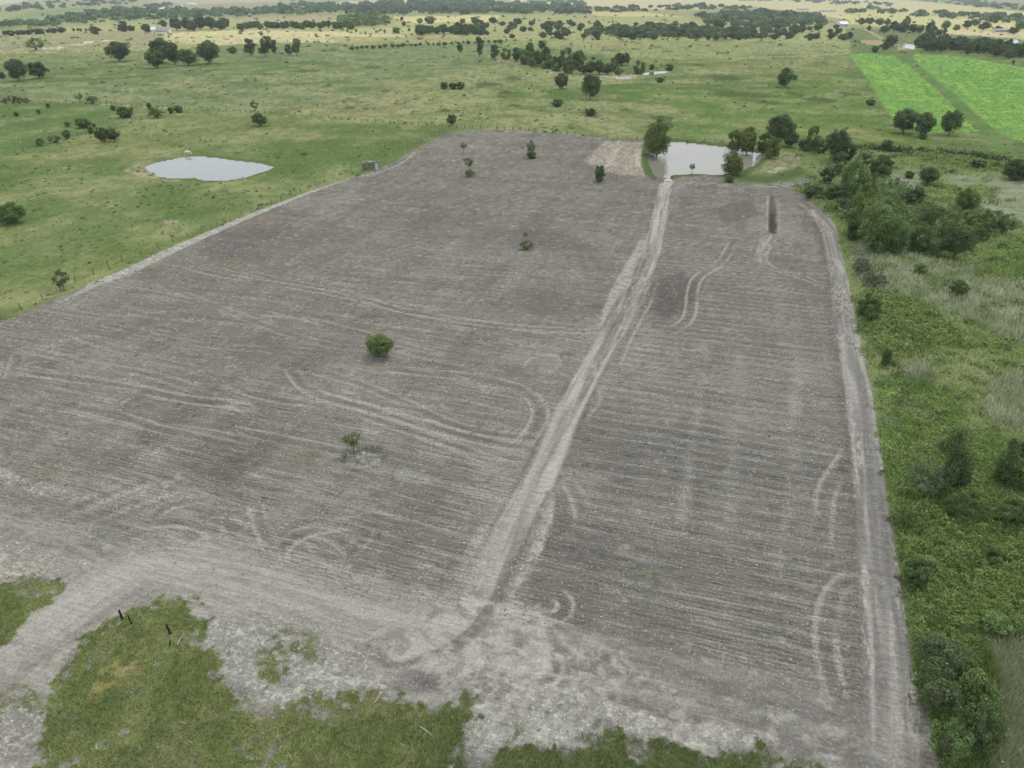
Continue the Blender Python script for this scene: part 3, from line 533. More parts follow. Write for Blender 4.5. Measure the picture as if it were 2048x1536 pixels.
# ------------------------------------------------------------------ materials
def nt(name):
    m = bpy.data.materials.new(name); m.use_nodes = True; t = m.node_tree; t.nodes.clear()
    o = t.nodes.new('ShaderNodeOutputMaterial'); return m, t, o
def nd(t, kind, **kw):
    n = t.nodes.new(kind)
    for k, v in kw.items():
        if k in n.inputs: n.inputs[k].default_value = v
        else: setattr(n, k, v)
    return n
def mth(t, op, a, b=None, clamp=False):
    n = t.nodes.new('ShaderNodeMath'); n.operation = op; n.use_clamp = clamp
    for i, q in enumerate((a, b)):
        if q is None: continue
        if isinstance(q, (int, float)): n.inputs[i].default_value = q
        else: t.links.new(q, n.inputs[i])
    return n.outputs[0]
def ground_material():
    m, t, o = nt('soil_and_grass')
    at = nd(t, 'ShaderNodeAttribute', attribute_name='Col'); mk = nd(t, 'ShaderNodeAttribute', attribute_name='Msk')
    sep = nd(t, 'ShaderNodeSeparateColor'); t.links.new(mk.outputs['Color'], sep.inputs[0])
    geo = nd(t, 'ShaderNodeNewGeometry')
    def dot(vec):
        n = nd(t, 'ShaderNodeVectorMath', operation='DOT_PRODUCT'); n.inputs[1].default_value = vec
        t.links.new(geo.outputs['Position'], n.inputs[0]); return n.outputs['Value']
    u = dot((-.957, .291, 0)); v = dot((.291, .957, 0))
    def noise(vec, scale, detail=3, rough=.6):
        n = nd(t, 'ShaderNodeTexNoise'); n.inputs['Scale'].default_value = scale; n.inputs['Detail'].default_value = detail; n.inputs['Roughness'].default_value = rough
        t.links.new(vec, n.inputs['Vector']); return n.outputs['Fac']
    def comb(a, b):
        n = nd(t, 'ShaderNodeCombineXYZ'); t.links.new(a, n.inputs[0]); t.links.new(b, n.inputs[1]); return n.outputs[0]
    pos = geo.outputs['Position']
    nA = noise(pos, 1.1, 3); nB = noise(pos, 4.0, 4, .8)
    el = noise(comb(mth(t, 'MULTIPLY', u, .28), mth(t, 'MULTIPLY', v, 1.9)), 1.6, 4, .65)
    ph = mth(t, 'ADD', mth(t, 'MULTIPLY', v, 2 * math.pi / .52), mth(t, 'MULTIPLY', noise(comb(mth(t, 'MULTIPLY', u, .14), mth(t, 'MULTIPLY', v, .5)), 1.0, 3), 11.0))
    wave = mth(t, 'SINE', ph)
    fur, grs, rub = sep.outputs[0], sep.outputs[1], sep.outputs[2]
    def cen(x, k): return mth(t, 'MULTIPLY', mth(t, 'SUBTRACT', x, .5), k)
    # colour factor
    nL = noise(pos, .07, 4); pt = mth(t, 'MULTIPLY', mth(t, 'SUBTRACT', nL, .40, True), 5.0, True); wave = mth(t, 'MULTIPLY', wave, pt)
    wf = mth(t, 'MULTIPLY', mth(t, 'MULTIPLY', wave, .10), mth(t, 'MULTIPLY', nA, 1.6))  # furrow wave: damp and shade of the troughs put into the colour
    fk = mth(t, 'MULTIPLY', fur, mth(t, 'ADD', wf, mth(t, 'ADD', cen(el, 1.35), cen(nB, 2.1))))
    gk = mth(t, 'MULTIPLY', grs, mth(t, 'ADD', cen(nB, 1.5), cen(nA, .9)))
    rest = mth(t, 'MULTIPLY', mth(t, 'SUBTRACT', 1.0, mth(t, 'MAXIMUM', fur, grs)), mth(t, 'ADD', cen(nB, 1.5), cen(el, .9)))
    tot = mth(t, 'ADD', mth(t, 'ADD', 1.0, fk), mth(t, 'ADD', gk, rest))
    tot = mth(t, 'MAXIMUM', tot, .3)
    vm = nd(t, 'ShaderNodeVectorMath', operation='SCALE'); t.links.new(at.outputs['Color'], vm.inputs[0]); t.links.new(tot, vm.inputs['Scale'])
    hgt = mth(t, 'ADD', mth(t, 'MULTIPLY', fur, mth(t, 'ADD', mth(t, 'MULTIPLY', wave, .055), cen(el, .35))),
              mth(t, 'ADD', mth(t, 'MULTIPLY', nB, .16), mth(t, 'MULTIPLY', rub, mth(t, 'MULTIPLY', nB, .35))))
    bp = nd(t, 'ShaderNodeBump'); bp.inputs['Strength'].default_value = .9; bp.inputs['Distance'].default_value = 1.0; t.links.new(hgt, bp.inputs['Height'])
    d = nd(t, 'ShaderNodeBsdfDiffuse', Roughness=.9)
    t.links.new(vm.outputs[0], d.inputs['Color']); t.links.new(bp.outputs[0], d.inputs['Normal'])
    t.links.new(d.outputs[0], o.inputs[0]); return m
def leaf_material(name, rgb, trans=.34):
    m, t, o = nt(name)
    at = nd(t, 'ShaderNodeAttribute', attribute_name='Var')
    oi = nd(t, 'ShaderNodeObjectInfo')
    k = mth(t, 'ADD', .82, mth(t, 'MULTIPLY', oi.outputs['Random'], .36))
    k = mth(t, 'MULTIPLY', k, at.outputs['Fac'])
    hs = nd(t, 'ShaderNodeHueSaturation'); hs.inputs['Color'].default_value = (*rgb, 1)
    t.links.new(mth(t, 'ADD', .485, mth(t, 'MULTIPLY', oi.outputs['Random'], .03)), hs.inputs['Hue'])
    vm = nd(t, 'ShaderNodeVectorMath', operation='SCALE'); t.links.new(hs.outputs[0], vm.inputs[0]); t.links.new(k, vm.inputs['Scale'])
    a = nd(t, 'ShaderNodeBsdfDiffuse'); b = nd(t, 'ShaderNodeBsdfTranslucent'); mx = nd(t, 'ShaderNodeMixShader'); mx.inputs[0].default_value = trans
    t.links.new(vm.outputs[0], a.inputs[0]); t.links.new(vm.outputs[0], b.inputs[0])
    t.links.new(a.outputs[0], mx.inputs[1]); t.links.new(b.outputs[0], mx.inputs[2]); t.links.new(mx.outputs[0], o.inputs[0]); return m
def plain(name, rgb, rough=.8, noise=.25, scale=3.0, metal=0.0):
    m, t, o = nt(name)
    p = nd(t, 'ShaderNodeBsdfPrincipled'); p.inputs['Roughness'].default_value = rough; p.inputs['Metallic'].default_value = metal
    tc = nd(t, 'ShaderNodeTexCoord'); n = nd(t, 'ShaderNodeTexNoise'); n.inputs['Scale'].default_value = scale; n.inputs['Detail'].default_value = 4
    t.links.new(tc.outputs['Object'], n.inputs['Vector'])
    k = mth(t, 'ADD', 1 - noise, mth(t, 'MULTIPLY', n.outputs['Fac'], noise * 2))
    vm = nd(t, 'ShaderNodeVectorMath', operation='SCALE'); vm.inputs[0].default_value = rgb; t.links.new(k, vm.inputs['Scale'])
    t.links.new(vm.outputs[0], p.inputs['Base Color']); t.links.new(p.outputs[0], o.inputs[0]); return m
def water_material(name, rgb):
    m, t, o = nt(name)
    p = nd(t, 'ShaderNodeBsdfPrincipled'); p.inputs['Base Color'].default_value = (*rgb, 1); p.inputs['Roughness'].default_value = .06; p.inputs['IOR'].default_value = 1.42
    geo = nd(t, 'ShaderNodeNewGeometry'); n = nd(t, 'ShaderNodeTexNoise'); n.inputs['Scale'].default_value = 1.6; n.inputs['Detail'].default_value = 3
    t.links.new(geo.outputs['Position'], n.inputs['Vector'])
    bp = nd(t, 'ShaderNodeBump'); bp.inputs['Strength'].default_value = .25; bp.inputs['Distance'].default_value = .05
    t.links.new(n.outputs['Fac'], bp.inputs['Height']); t.links.new(bp.outputs[0], p.inputs['Normal'])
    t.links.new(p.outputs[0], o.inputs[0]); return m
def vcol_material(name, trans=.15):
    m, t, o = nt(name)
    at = nd(t, 'ShaderNodeAttribute', attribute_name='Col')
    a = nd(t, 'ShaderNodeBsdfDiffuse'); b = nd(t, 'ShaderNodeBsdfTranslucent'); mx = nd(t, 'ShaderNodeMixShader'); mx.inputs[0].default_value = trans
    t.links.new(at.outputs['Color'], a.inputs[0]); t.links.new(at.outputs['Color'], b.inputs[0])
    t.links.new(a.outputs[0], mx.inputs[1]); t.links.new(b.outputs[0], mx.inputs[2]); t.links.new(mx.outputs[0], o.inputs[0]); return m
M = dict(ground=ground_material(), blades=vcol_material('grass_blades'),
         dark=leaf_material('dark_oak_leaves', (.138, .185, .088)), mid=leaf_material('green_leaves', (.145, .20, .085)),
         bright=leaf_material('fresh_green_leaves', (.185, .255, .095)), yellow=leaf_material('yellow_green_leaves', (.20, .25, .08)),
         grey=leaf_material('grey_green_leaves', (.17, .20, .12)), olive=leaf_material('olive_leaves', (.165, .235, .09)),
         faro=leaf_material('far_wood_leaves', (.135, .185, .10)), farb=leaf_material('far_bright_leaves', (.15, .21, .085)),
         bark=plain('grey_bark', (.14, .12, .10)), pale=plain('pale_dead_wood', (.38, .36, .32)), char=plain('charred_wood', (.018, .017, .016), noise=.5, scale=12),
         post=plain('weathered_posts', (.12, .105, .09)), wire=plain('fence_wire', (.16, .155, .15)), white=plain('white_paint', (.78, .78, .76), noise=.06),
         roofg=plain('grey_roofing', (.30, .31, .33), noise=.15), roofb=plain('pale_blue_metal_roof', (.45, .62, .68), noise=.1), glass=plain('window_glass', (.03, .035, .04), rough=.2),
         wood=plain('weathered_boards', (.16, .145, .13), noise=.4, scale=2), tan=plain('tan_boards', (.34, .29, .23), noise=.3), sheet=plain('pale_blue_sheet_metal', (.42, .55, .62), rough=.5, noise=.2),
         horse=plain('white_horse_coat', (.80, .79, .74), noise=.05), brown=plain('brown_coat', (.09, .055, .03), noise=.15), bird=plain('white_feathers', (.8, .8, .8), noise=.05),
         stone=plain('chalk_stone', (.50, .49, .45), noise=.2, scale=8), conc=plain('pale_concrete', (.66, .64, .60)), w1=water_material('pale_pond_water', (.17, .19, .19)), w2=water_material('silty_pond_water', (.235, .215, .175)),
         hall=plain('pale_wall', (.6, .58, .54), noise=.1))

def tag(o, label=None, cat=None, group=None, kind=None):
    if label: o['label'] = label
    if cat: o['category'] = cat
    if group: o['group'] = group
    if kind: o['kind'] = kind
    return o
def link(o, parent=None):
    COL.objects.link(o)
    if parent: o.parent = parent
    return o
def mesh_np(name, V, Fc, mat, k=None, smooth=False, fattr=None, vattr=None):
    """V (n,3), Fc (m,k) constant-size faces"""
    me = bpy.data.meshes.new(name); V = np.asarray(V, np.float32); Fc = np.asarray(Fc, np.int32); m, kk = Fc.shape
    me.vertices.add(len(V)); me.vertices.foreach_set('co', V.ravel())
    me.loops.add(m * kk); me.loops.foreach_set('vertex_index', Fc.ravel())
    me.polygons.add(m); me.polygons.foreach_set('loop_start', np.arange(m, dtype=np.int32) * kk); me.polygons.foreach_set('loop_total', np.full(m, kk, np.int32))
    me.update(calc_edges=True)
    if smooth: me.polygons.foreach_set('use_smooth', np.ones(m, bool))
    for nm, dat in (vattr or {}).items():
        a = me.attributes.new(nm, 'FLOAT_COLOR', 'POINT'); c = np.ones((len(V), 4), np.float32); c[:, :dat.shape[1]] = dat; a.data.foreach_set('color', c.ravel())
    for nm, dat in (fattr or {}).items():
        if dat.ndim == 1: a = me.attributes.new(nm, 'FLOAT', 'FACE'); a.data.foreach_set('value', dat.astype(np.float32))
        else:
            a = me.attributes.new(nm, 'FLOAT_COLOR', 'FACE'); c = np.ones((m, 4), np.float32); c[:, :3] = dat; a.data.foreach_set('color', c.ravel())
    me.materials.append(mat); return me
def mobj(name, me, parent=None): return link(bpy.data.objects.new(name, me), parent)

# ------------------------------------------------------------------ terrain, split into its surfaces
xs = np.concatenate([np.arange(-700, 0, 12), np.arange(0, 2048, 2.4), np.arange(2048, 2760, 12)])
ys = np.concatenate([[-12.2, -11.4, -10.4, -9.2], np.arange(-8, 70, 1.3), np.arange(70, 1540, 2.35), np.arange(1542, 1720, 10)])
nx, ny = len(xs), len(ys)
gx, gy = np.meshgrid(xs, ys)
WX, WY = G(gx.ravel(), gy.ravel())
P = paint(WX, WY)
cov = np.zeros((ny, nx), int)
fm = P['field'].reshape(ny, nx) > .5
reg = np.zeros((ny, nx), int)                                   # 0 pasture
reg[P['scrub'].reshape(ny, nx) > .5] = 1
reg[P['crop'].reshape(ny, nx) > .5] = 2
reg[fm] = 3
reg[fm & (P['ent'].reshape(ny, nx) > .5)] = 4
reg[fm & (P['rtrk'].reshape(ny, nx) > .5)] = 5
reg[fm & (P['trk'].reshape(ny, nx) > .5)] = 6
reg[fm & (P['gl'].reshape(ny, nx) > .5)] = 7
i = np.arange(nx * ny).reshape(ny, nx)
quads = np.stack([i[1:, :-1], i[1:, 1:], i[:-1, 1:], i[:-1, :-1]], -1).reshape(-1, 4)
qr = reg[:-1, :-1].ravel()
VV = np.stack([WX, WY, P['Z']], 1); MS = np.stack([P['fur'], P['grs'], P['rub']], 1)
for r, (nm, lab) in enumerate([('pasture', None), ('scrubland', None), ('crop_field', None), ('bare_field', None), ('dirt_road', None), ('perimeter_track', None), ('dirt_track', None), ('grass_verge', None)]):
    q = quads[qr == r]
    if len(q) == 0: continue
    uq, inv = np.unique(q, return_inverse=True)
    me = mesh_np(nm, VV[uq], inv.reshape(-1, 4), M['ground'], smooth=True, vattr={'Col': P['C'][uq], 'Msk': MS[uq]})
    tag(mobj(nm, me), kind='structure')
S = 40000.0
me = mesh_np('ground', [(-S, -S, -1.6), (S, -S, -1.6), (S, S, -1.6), (-S, S, -1.6)], [(0, 1, 2, 3)], M['ground'], vattr={'Col': np.tile(A(140, 146, 98), (4, 1)), 'Msk': np.tile([0, 1, 0.], (4, 1))})
tag(mobj('ground', me), kind='structure')
# water sheets
def water(name, px, z, mat, grow=1.06):
    p = np.array(wpts(px)); c = p.mean(0); p = c + (p - c) * grow
    me = bpy.data.meshes.new(name); me.from_pydata([(a, b, z) for a, b in p], [], [list(range(len(p)))[::-1]]); me.materials.append(mat)
    o = mobj(name, me)
    if me.polygons[0].normal.z < 0: me.flip_normals()
    return tag(o, kind='structure')
water('pond_water', POND1, -.28, M['w1']); water('pond_water', POND2, -.30, M['w2'], 1.05); water('quarry_water', QUARRY, -.35, M['w1'], 1.03); water('stock_pond_water', POND3, -.35, M['w1'], 1.03)

# ------------------------------------------------------------------ vegetation meshes
def leaf_quads(C, N, size, rng, asp=.65):
    n = len(C); N = N / (np.linalg.norm(N, axis=1, keepdims=True) + 1e-9)
    R = rng.normal(size=(n, 3)); T = np.cross(N, R); T /= np.linalg.norm(T, axis=1, keepdims=True) + 1e-9; B = np.cross(N, T)
    s = size * rng.uniform(.6, 1.35, (n, 1)); a = T * s; b = B * s * asp
    V = np.stack([C - a, C - b, C + a, C + b], 1).reshape(-1, 3)
    return V, np.arange(n * 4).reshape(-1, 4)
def tube(p0, p1, r0, r1, sides=5):
    p0 = Vector(p0); p1 = Vector(p1); q = (p1 - p0).to_track_quat('Z', 'Y'); V = []
    for p, r in ((p0, r0), (p1, r1)):
        for k in range(sides):
            a = 2 * math.pi * k / sides; V.append(tuple(p + q @ Vector((r * math.cos(a), r * math.sin(a), 0))))
    Fq = [(k, (k + 1) % sides, sides + (k + 1) % sides, sides + k) for k in range(sides)]
    return V, Fq
def join(parts):
    V = []; Fq = []; b = 0
    for v, f in parts:
        V += [tuple(q) for q in v]; Fq += [tuple(b + j for j in g) for g in f]; b += len(v)
    return np.array(V), np.array(Fq)
KINDS = dict(  # crown centre z, radii, lobes, lobe radius, leaves per lobe, trunk
 oak=dict(cz=.52, R=(.38, .38, .36), nl=36, lr=(.12, .20), n=90, tr=1, zmin=.10),
 shrub=dict(cz=.44, R=(.38, .38, .42), nl=34, lr=(.11, .19), n=100, tr=0, zmin=.0),
 willow=dict(cz=.46, R=(.37, .37, .42), nl=40, lr=(.11, .18), n=64, tr=1, zmin=.0),
 sparse=dict(cz=.60, R=(.40, .40, .34), nl=20, lr=(.09, .16), n=42, tr=2, zmin=.2),
 tall=dict(cz=.52, R=(.30, .30, .44), nl=24, lr=(.14, .22), n=85, tr=1, zmin=.1),
 sapling=dict(cz=.72, R=(.34, .34, .22), nl=12, lr=(.12, .2), n=55, tr=1, zmin=.4),
 open=dict(cz=.48, R=(.42, .42, .40), nl=30, lr=(.10, .17), n=40, tr=2, zmin=.05))
_protos = {}
def proto(kind, var, fine, mat):
    key = (kind, var, fine)
    if key not in _protos:
        K = KINDS[kind]; rng = np.random.default_rng(hash((sum(map(ord, kind)), var, fine)) % 99991)
        nl = int(K['nl'] * (1.5 if fine else 1)); R = np.array(K['R'])
        D = rng.normal(size=(nl, 3)); D /= np.linalg.norm(D, axis=1, keepdims=True)
        rad = rng.uniform(.45, 1.0, (nl, 1)) ** .6
        L = np.array([0, 0, K['cz']]) + D * R * rad
        L[:, :2] += rng.normal(size=(nl, 2)) * .03
        if kind == 'willow': L[:8, 2] = rng.uniform(.05, .2, 8)
        if kind == 'willow': L[:, 2] += rng.uniform(-.05, .14, nl) * (L[:, 2] > .5)
        if kind == 'tall': L[:, 0] += .14 * np.sin(L[:, 2] * 6 + var * 2)
        lr = rng.uniform(*K['lr'], nl) * (.85 if fine else 1)
        L[:, 2] = np.maximum(L[:, 2], K['zmin'] + lr * .5)
        n = int(K['n'] * (2.2 if fine else 1)); size = .021 if fine else .038
        Cs = []; Ns = []; Vr = []
        for l in range(nl):
            d = rng.normal(size=(n, 3)); d[:, 2] += .35; d /= np.linalg.norm(d, axis=1, keepdims=True)
            rr_ = lr[l] * rng.uniform(.6, 1.08, (n, 1)) * np.array([1, 1, .8 if kind != 'willow' else 1.15])
            c = L[l] + d * rr_ ; keep = c[:, 2] > .01
            Cs.append(c[keep]); Ns.append((d + rng.normal(size=(n, 3)) * .45)[keep]); Vr.append(np.full(keep.sum(), rng.uniform(.75, 1.25)))
        Cs = np.concatenate(Cs); Ns = np.concatenate(Ns); Vr = np.concatenate(Vr) * rng.uniform(.6, 1.4, len(Cs))
        V, Fq = leaf_quads(Cs, Ns, size, rng)
        tubes = []
        if K['tr']:
            lean = rng.normal(size=2) * .04
            stems = 1 if K['tr'] == 1 else 4
            for s in range(stems):
                b0 = (rng.normal() * .02, rng.normal() * .02, -.02) if stems > 1 else (0, 0, -.02)
                fork = (lean[0] + (rng.normal() * .12 if stems > 1 else 0), lean[1] + (rng.normal() * .12 if stems > 1 else 0), max(.24, K['zmin'] + .05))
                r0 = .035 if stems == 1 else .018
                tubes.append(tube(b0, fork, r0, r0 * .7))
                for j in rng.choice(nl, 7 if stems == 1 else 4, replace=False):
                    tubes.append(tube(fork, tuple(L[j]), r0 * .5, .006, 4))
        _protos[key] = (V, Fq, Vr, join(tubes) if tubes else None, {})
    V, Fq, Vr, T, cache = _protos[key]
    if mat not in cache:
        cache[mat] = mesh_np('crown', V, Fq, M[mat], fattr={'Var': Vr})
    if T is not None and 'trunk' not in cache:
        cache['trunk'] = mesh_np('trunk', T[0], T[1], M['bark'], smooth=True)
    return cache[mat], cache.get('trunk')
def fit(cx, y0, y1, w):
    """size and place of a plant that fills the traced box"""
    yc = (y0 + y1) / 2; h = 1.0
    for _ in range(6):
        X, Y = G(cx, yc, h / 2)
        depth = Y * cp + (CAMH - h / 2) * sp; mp = depth / F
        W = w * mp; el = math.atan2(CAMH - h / 2, Y); ext = (y1 - y0) * mp
        hh = ((ext / 2) ** 2 - (W / 2 * .85 * math.sin(el)) ** 2) / math.cos(el) ** 2
        h = max(2 * math.sqrt(max(hh, 0)), .62 * W)
    return float(X), float(Y), W, h
CAT = dict(oak='tree', shrub='bush', willow='tree', sparse='tree', tall='tree', sapling='tree', open='bush')
NAME = dict(oak='oak_tree', shrub='shrub', willow='willow_tree', sparse='mesquite_tree', tall='juniper_tree', sapling='sapling', open='brush_shrub')
_pc = [0]
def plant(kind, mat, cx, y0, y1, w, label, group=None, name=None, cat=None, parts=None):
    X, Y, W, h = fit(cx, y0, y1, w); _pc[0] += 1
    fine = w > 44; cr, tk = proto(kind, _pc[0] % 3, fine, mat)
    rz = (_pc[0] * 2.39996) % 6.283
    sc = (W * .98, W * .98, h * 1.05)
    nm = name or NAME[kind]
    if tk is None or (parts is False) or (w < 14 and parts is None):
        o = mobj(nm, cr)
    else:
        o = link(bpy.data.objects.new(nm, None)); mobj('crown', cr, o); mobj('trunk', tk, o)
    o.location = (X, Y, 0); o.rotation_euler = (0, 0, rz); o.scale = sc
    return tag(o, label, cat or CAT[kind], group)
T_ = plant
# --- upper left pasture
T_('oak', 'dark', 32, 119, 161, 48, 'larger left tree of the dark pair at the left edge of the pasture')
T_('oak', 'dark', 75, 124, 156, 40, 'rounder right tree of the dark pair at the left edge of the pasture')
T_('shrub', 'dark', 4, 143, 157, 16, 'small dark bush cut by the left edge beside the pair of dark trees')
T_('oak', 'dark', 235, 84, 122, 52, 'lone broad dark oak standing left of the oak cluster')
T_('oak', 'dark', 320, 76, 124, 50, 'tall rear oak at the left end of the five oak cluster')
T_('oak', 'mid', 310, 98, 135, 42, 'front left oak of the five oak cluster, lowest in the picture')
T_('oak', 'dark', 346, 88, 127, 36, 'oak second from the left along the five oak cluster')
T_('oak', 'dark', 375, 98, 130, 42, 'low dark oak in the middle of the five oak cluster')
T_('oak', 'mid', 414, 82, 126, 52, 'big light topped oak at the right end of the five oak cluster')
T_('shrub', 'olive', 465, 93, 106, 22, 'round pale bush between the oak cluster and the junipers')
T_('tall', 'dark', 498, 78, 111, 30, 'leftmost juniper right of the oak cluster, with a pointed top')
T_('tall', 'dark', 529, 74, 113, 32, 'tallest juniper in the middle of the row right of the oaks')
T_('tall', 'dark', 547, 83, 107, 18, 'small juniper leaning right against the tallest one')
T_('tall', 'dark', 577, 89, 110, 18, 'short juniper at the left of the last juniper pair')
T_('tall', 'dark', 592, 78, 110, 24, 'rightmost dark juniper of the row right of the oaks')
T_('open', 'olive', 70, 78, 97, 38, 'wide olive brush beside white dirt at the upper left')
T_('shrub', 'olive', 190, 53, 66, 26, 'round olive bush alone on the far left dry field')
T_('shrub', 'faro', 245, 44, 50, 18, 'small dark bush above the long low bushes of the far left field')
T_('shrub', 'faro', 244, 51, 59, 24, 'low wide bush on the far left dry field left of the white house')
T_('shrub', 'faro', 262, 52, 59, 18, 'low pale bush just right of the wide bush near the white house')
T_('oak', 'mid', 292, 48, 65, 22, 'tree against the left wall of the far white farmhouse')
T_('oak', 'dark', 325, 41, 54, 21, 'dark tree behind the roof of the far white farmhouse')
for k, (x, a, b, w) in enumerate([(352, 36, 60, 28), (374, 36, 60, 30), (398, 34, 58, 30), (422, 33, 58, 32), (448, 36, 57, 28), (385, 42, 62, 24), (440, 42, 60, 24)]):
    T_('oak', 'faro', x, a, b, w, 'tree of the grove right of the white farmhouse', 'grove beside the white farmhouse')
for k in range(22):
    x = 480 + k * 10.5 + rr.uniform(-4, 4); y = 57 - (k > 14) * 1 + rr.uniform(-4, 2); T_('shrub', 'farb', x, y - rr.uniform(9, 15), y, rr.uniform(14, 24), 'bright green bush in the sunlit row behind the pale field', 'bright green bushes behind the pale field')
# --- left middle pasture
for k, (x, a, b, w) in enumerate([(8, 196, 206, 18), (24, 190, 206, 20), (38, 194, 206, 18), (52, 195, 206, 16)]):
    T_('open', 'grey', x, a, b, w, 'grey green brush of the clump on the fence at the left edge', 'brush on the fence at the left edge')
T_('sparse', 'olive', 158, 187, 205, 18, 'small olive tree on the left part of the long fence')
T_('open', 'grey', 184, 194, 205, 24, 'thin grey brush just right of the olive tree on the fence')
T_('shrub', 'mid', 32, 223, 233, 11, 'leftmost of three small bushes in the green field under the fence')
T_('shrub', 'mid', 77, 218, 228, 9, 'middle of three small bushes in the green field under the fence')
T_('shrub', 'mid', 95, 206, 215, 10, 'highest of three small bushes in the green field under the fence')
T_('shrub', 'mid', 225, 209, 221, 12, 'small dark bush touching the left of the wide bush below the fence')
T_('shrub', 'dark', 249, 211, 235, 36, 'wide dark bush in the green field below the long fence')
T_('shrub', 'mid', 298, 205, 218, 12, 'small round bush on the fence left of the corner brush')
T_('open', 'olive', 311, 213, 235, 36, 'bright brush clump at the fence corner above the left pond')
T_('shrub', 'mid', 341, 213, 227, 12, 'small bush between the corner brush and the fence corner')
T_('shrub', 'olive', 357, 210, 225, 21, 'olive bush right at the fence corner above the left pond')
T_('sparse', 'mid', 508, 200, 222, 21, 'small tree on the long fence above the lone pasture bush')
T_('oak', 'mid', 520, 225, 252, 34, 'lone round tree just below the long fence in the left pasture')
T_('oak', 'mid', 205, 255, 284, 32, 'left half of the twin trees upper left of the left pond')
T_('oak', 'mid', 226, 257, 282, 28, 'right half of the twin trees upper left of the left pond')
T_('shrub', 'mid', 180, 252, 267, 13, 'small bush just left of the twin trees')
T_('shrub', 'mid', 188, 246, 254, 8, 'tiny bush above left of the twin trees')
T_('shrub', 'mid', 133, 258, 277, 17, 'upright bush on the old fence line left of the twin trees')
T_('open', 'olive', 108, 270, 286, 26, 'low brush in the middle of the old fence line at the left')
T_('open', 'mid', 78, 276, 292, 20, 'brush clump at the lower end of the old fence line at the left')
T_('shrub', 'olive', 165, 241, 249, 34, 'long low bush above the old fence line at the left', parts=False)
T_('shrub', 'olive', 134, 243, 251, 14, 'small low bush left of the long low bush')
T_('shrub', 'olive', 20, 404, 448, 60, 'big round grey green bush on grass at the left edge')
T_('sparse', 'grey', 122, 538, 582, 38, 'thin leafless looking shrub on grass beside the left field fence')
T_('oak', 'mid', 903, 228, 251, 23, 'tree on the long fence just above the corner of the bare field')
T_('shrub', 'dark', 888, 163, 178, 20, 'left bush of the low dark trio in the dry pasture')
T_('shrub', 'dark', 905, 164, 178, 20, 'middle bush of the low dark trio in the dry pasture')
T_('shrub', 'dark', 921, 162, 178, 18, 'right bush of the low dark trio in the dry pasture')
T_('oak', 'olive', 920, 87, 104, 15, 'small round tree left of the tall juniper by the farm lane')
T_('tall', 'dark', 959, 78, 112, 18, 'tall narrow juniper standing alone by the farm lane')
T_('tall', 'dark', 988, 90, 118, 23, 'dark juniper at the left end of the quarry grove')
T_('oak', 'dark', 1124, 147, 177, 33, 'smaller left oak of the two below the quarry grove')
T_('oak', 'dark', 1181, 149, 198, 46, 'larger right oak of the two below the quarry grove')
T_('shrub', 'dark', 1180, 217, 230, 26, 'low dark bush in the dry pasture above the bare field')
T_('shrub', 'dark', 1115, 202, 208, 26, 'dark brush heap lying in the dry pasture', parts=False)
T_('oak', 'mid', 1573, 138, 174, 39, 'lone tree in the pasture left of the bright crop field')
T_('shrub', 'dark', 1742, 199, 209, 20, 'dark bush on the pasture edge left of the bright crop')
for k, (x, a, b, w) in enumerate([(1012, 97, 118, 24), (1034, 97, 122, 26), (1058, 84, 124, 24), (1050, 100, 128, 30), (1076, 104, 130, 28), (1090, 92, 126, 22), (1098, 110, 136, 30), (1062, 118, 134, 22),
                                  (1115, 112, 140, 30), (1133, 97, 130, 34), (1150, 108, 138, 34), (1160, 100, 134, 28), (1137, 120, 146, 30), (1180, 124, 148, 28), (1200, 120, 148, 30), (1112, 128, 141, 24),
                                  (1215, 128, 148, 26), (1168, 130, 146, 30), (1228, 120, 142, 26), (1238, 135, 151, 22)]):
    T_('oak' if k % 3 else 'willow', ['mid', 'dark', 'mid', 'bright'][k % 4], x, a, b, w, 'tree of the crowded grove along the pale quarry bank', 'quarry grove trees')
T_('oak', 'dark', 1243, 105, 130, 40, 'wide dark oak rising above the right part of the quarry grove')
T_('willow', 'mid', 1279, 122, 147, 28, 'light green tree at the right end of the quarry grove')
T_('oak', 'dark', 1084, 82, 98, 21, 'round grey tree standing behind the quarry grove')
T_('shrub', 'dark', 1187, 113, 120, 10, 'small dark round bush behind the middle of the quarry grove')
T_('shrub', 'mid', 1303, 128, 139, 14, 'small bush left of the two by the quarry water')
T_('shrub', 'mid', 1339, 127, 141, 21, 'larger bush above the quarry water')
T_('shrub', 'dark', 1321, 156, 162, 18, 'small dark bush on the pasture below the quarry water')
# --- trees in the bare field
T_('sapling', 'olive', 927, 286, 307, 16, 'small sapling farthest left at the top of the bare field')
T_('sapling', 'mid', 937, 317, 346, 23, 'dark sapling with rubble at its foot in the upper bare field')
T_('sparse', 'mid', 1062, 283, 315, 22, 'thin tall tree at the top middle of the bare field')
T_('shrub', 'mid', 1200, 329, 364, 27, 'upright bushy tree left of the culvert in the bare field')
T_('sapling', 'olive', 1050, 465, 483, 13, 'lone thin sapling over a brush heap in mid field')
T_('open', 'olive', 1053, 484, 496, 30, 'low dark brush heap under the lone sapling in mid field')
T_('shrub', 'mid', 1064, 303, 316, 24, 'low leafy heap at the foot of the thin tree at the top of the field', parts=False)
T_('open', 'olive', 940, 342, 350, 24, 'dark brush heap under the rubble sapling in the upper bare field')
T_('oak', 'bright', 757, 666, 716, 64, 'rounded green tree alone in the middle of the bare field')
T_('sapling', 'yellow', 705, 865, 912, 42, 'yellow green sapling beside a chalk heap in the near bare field')
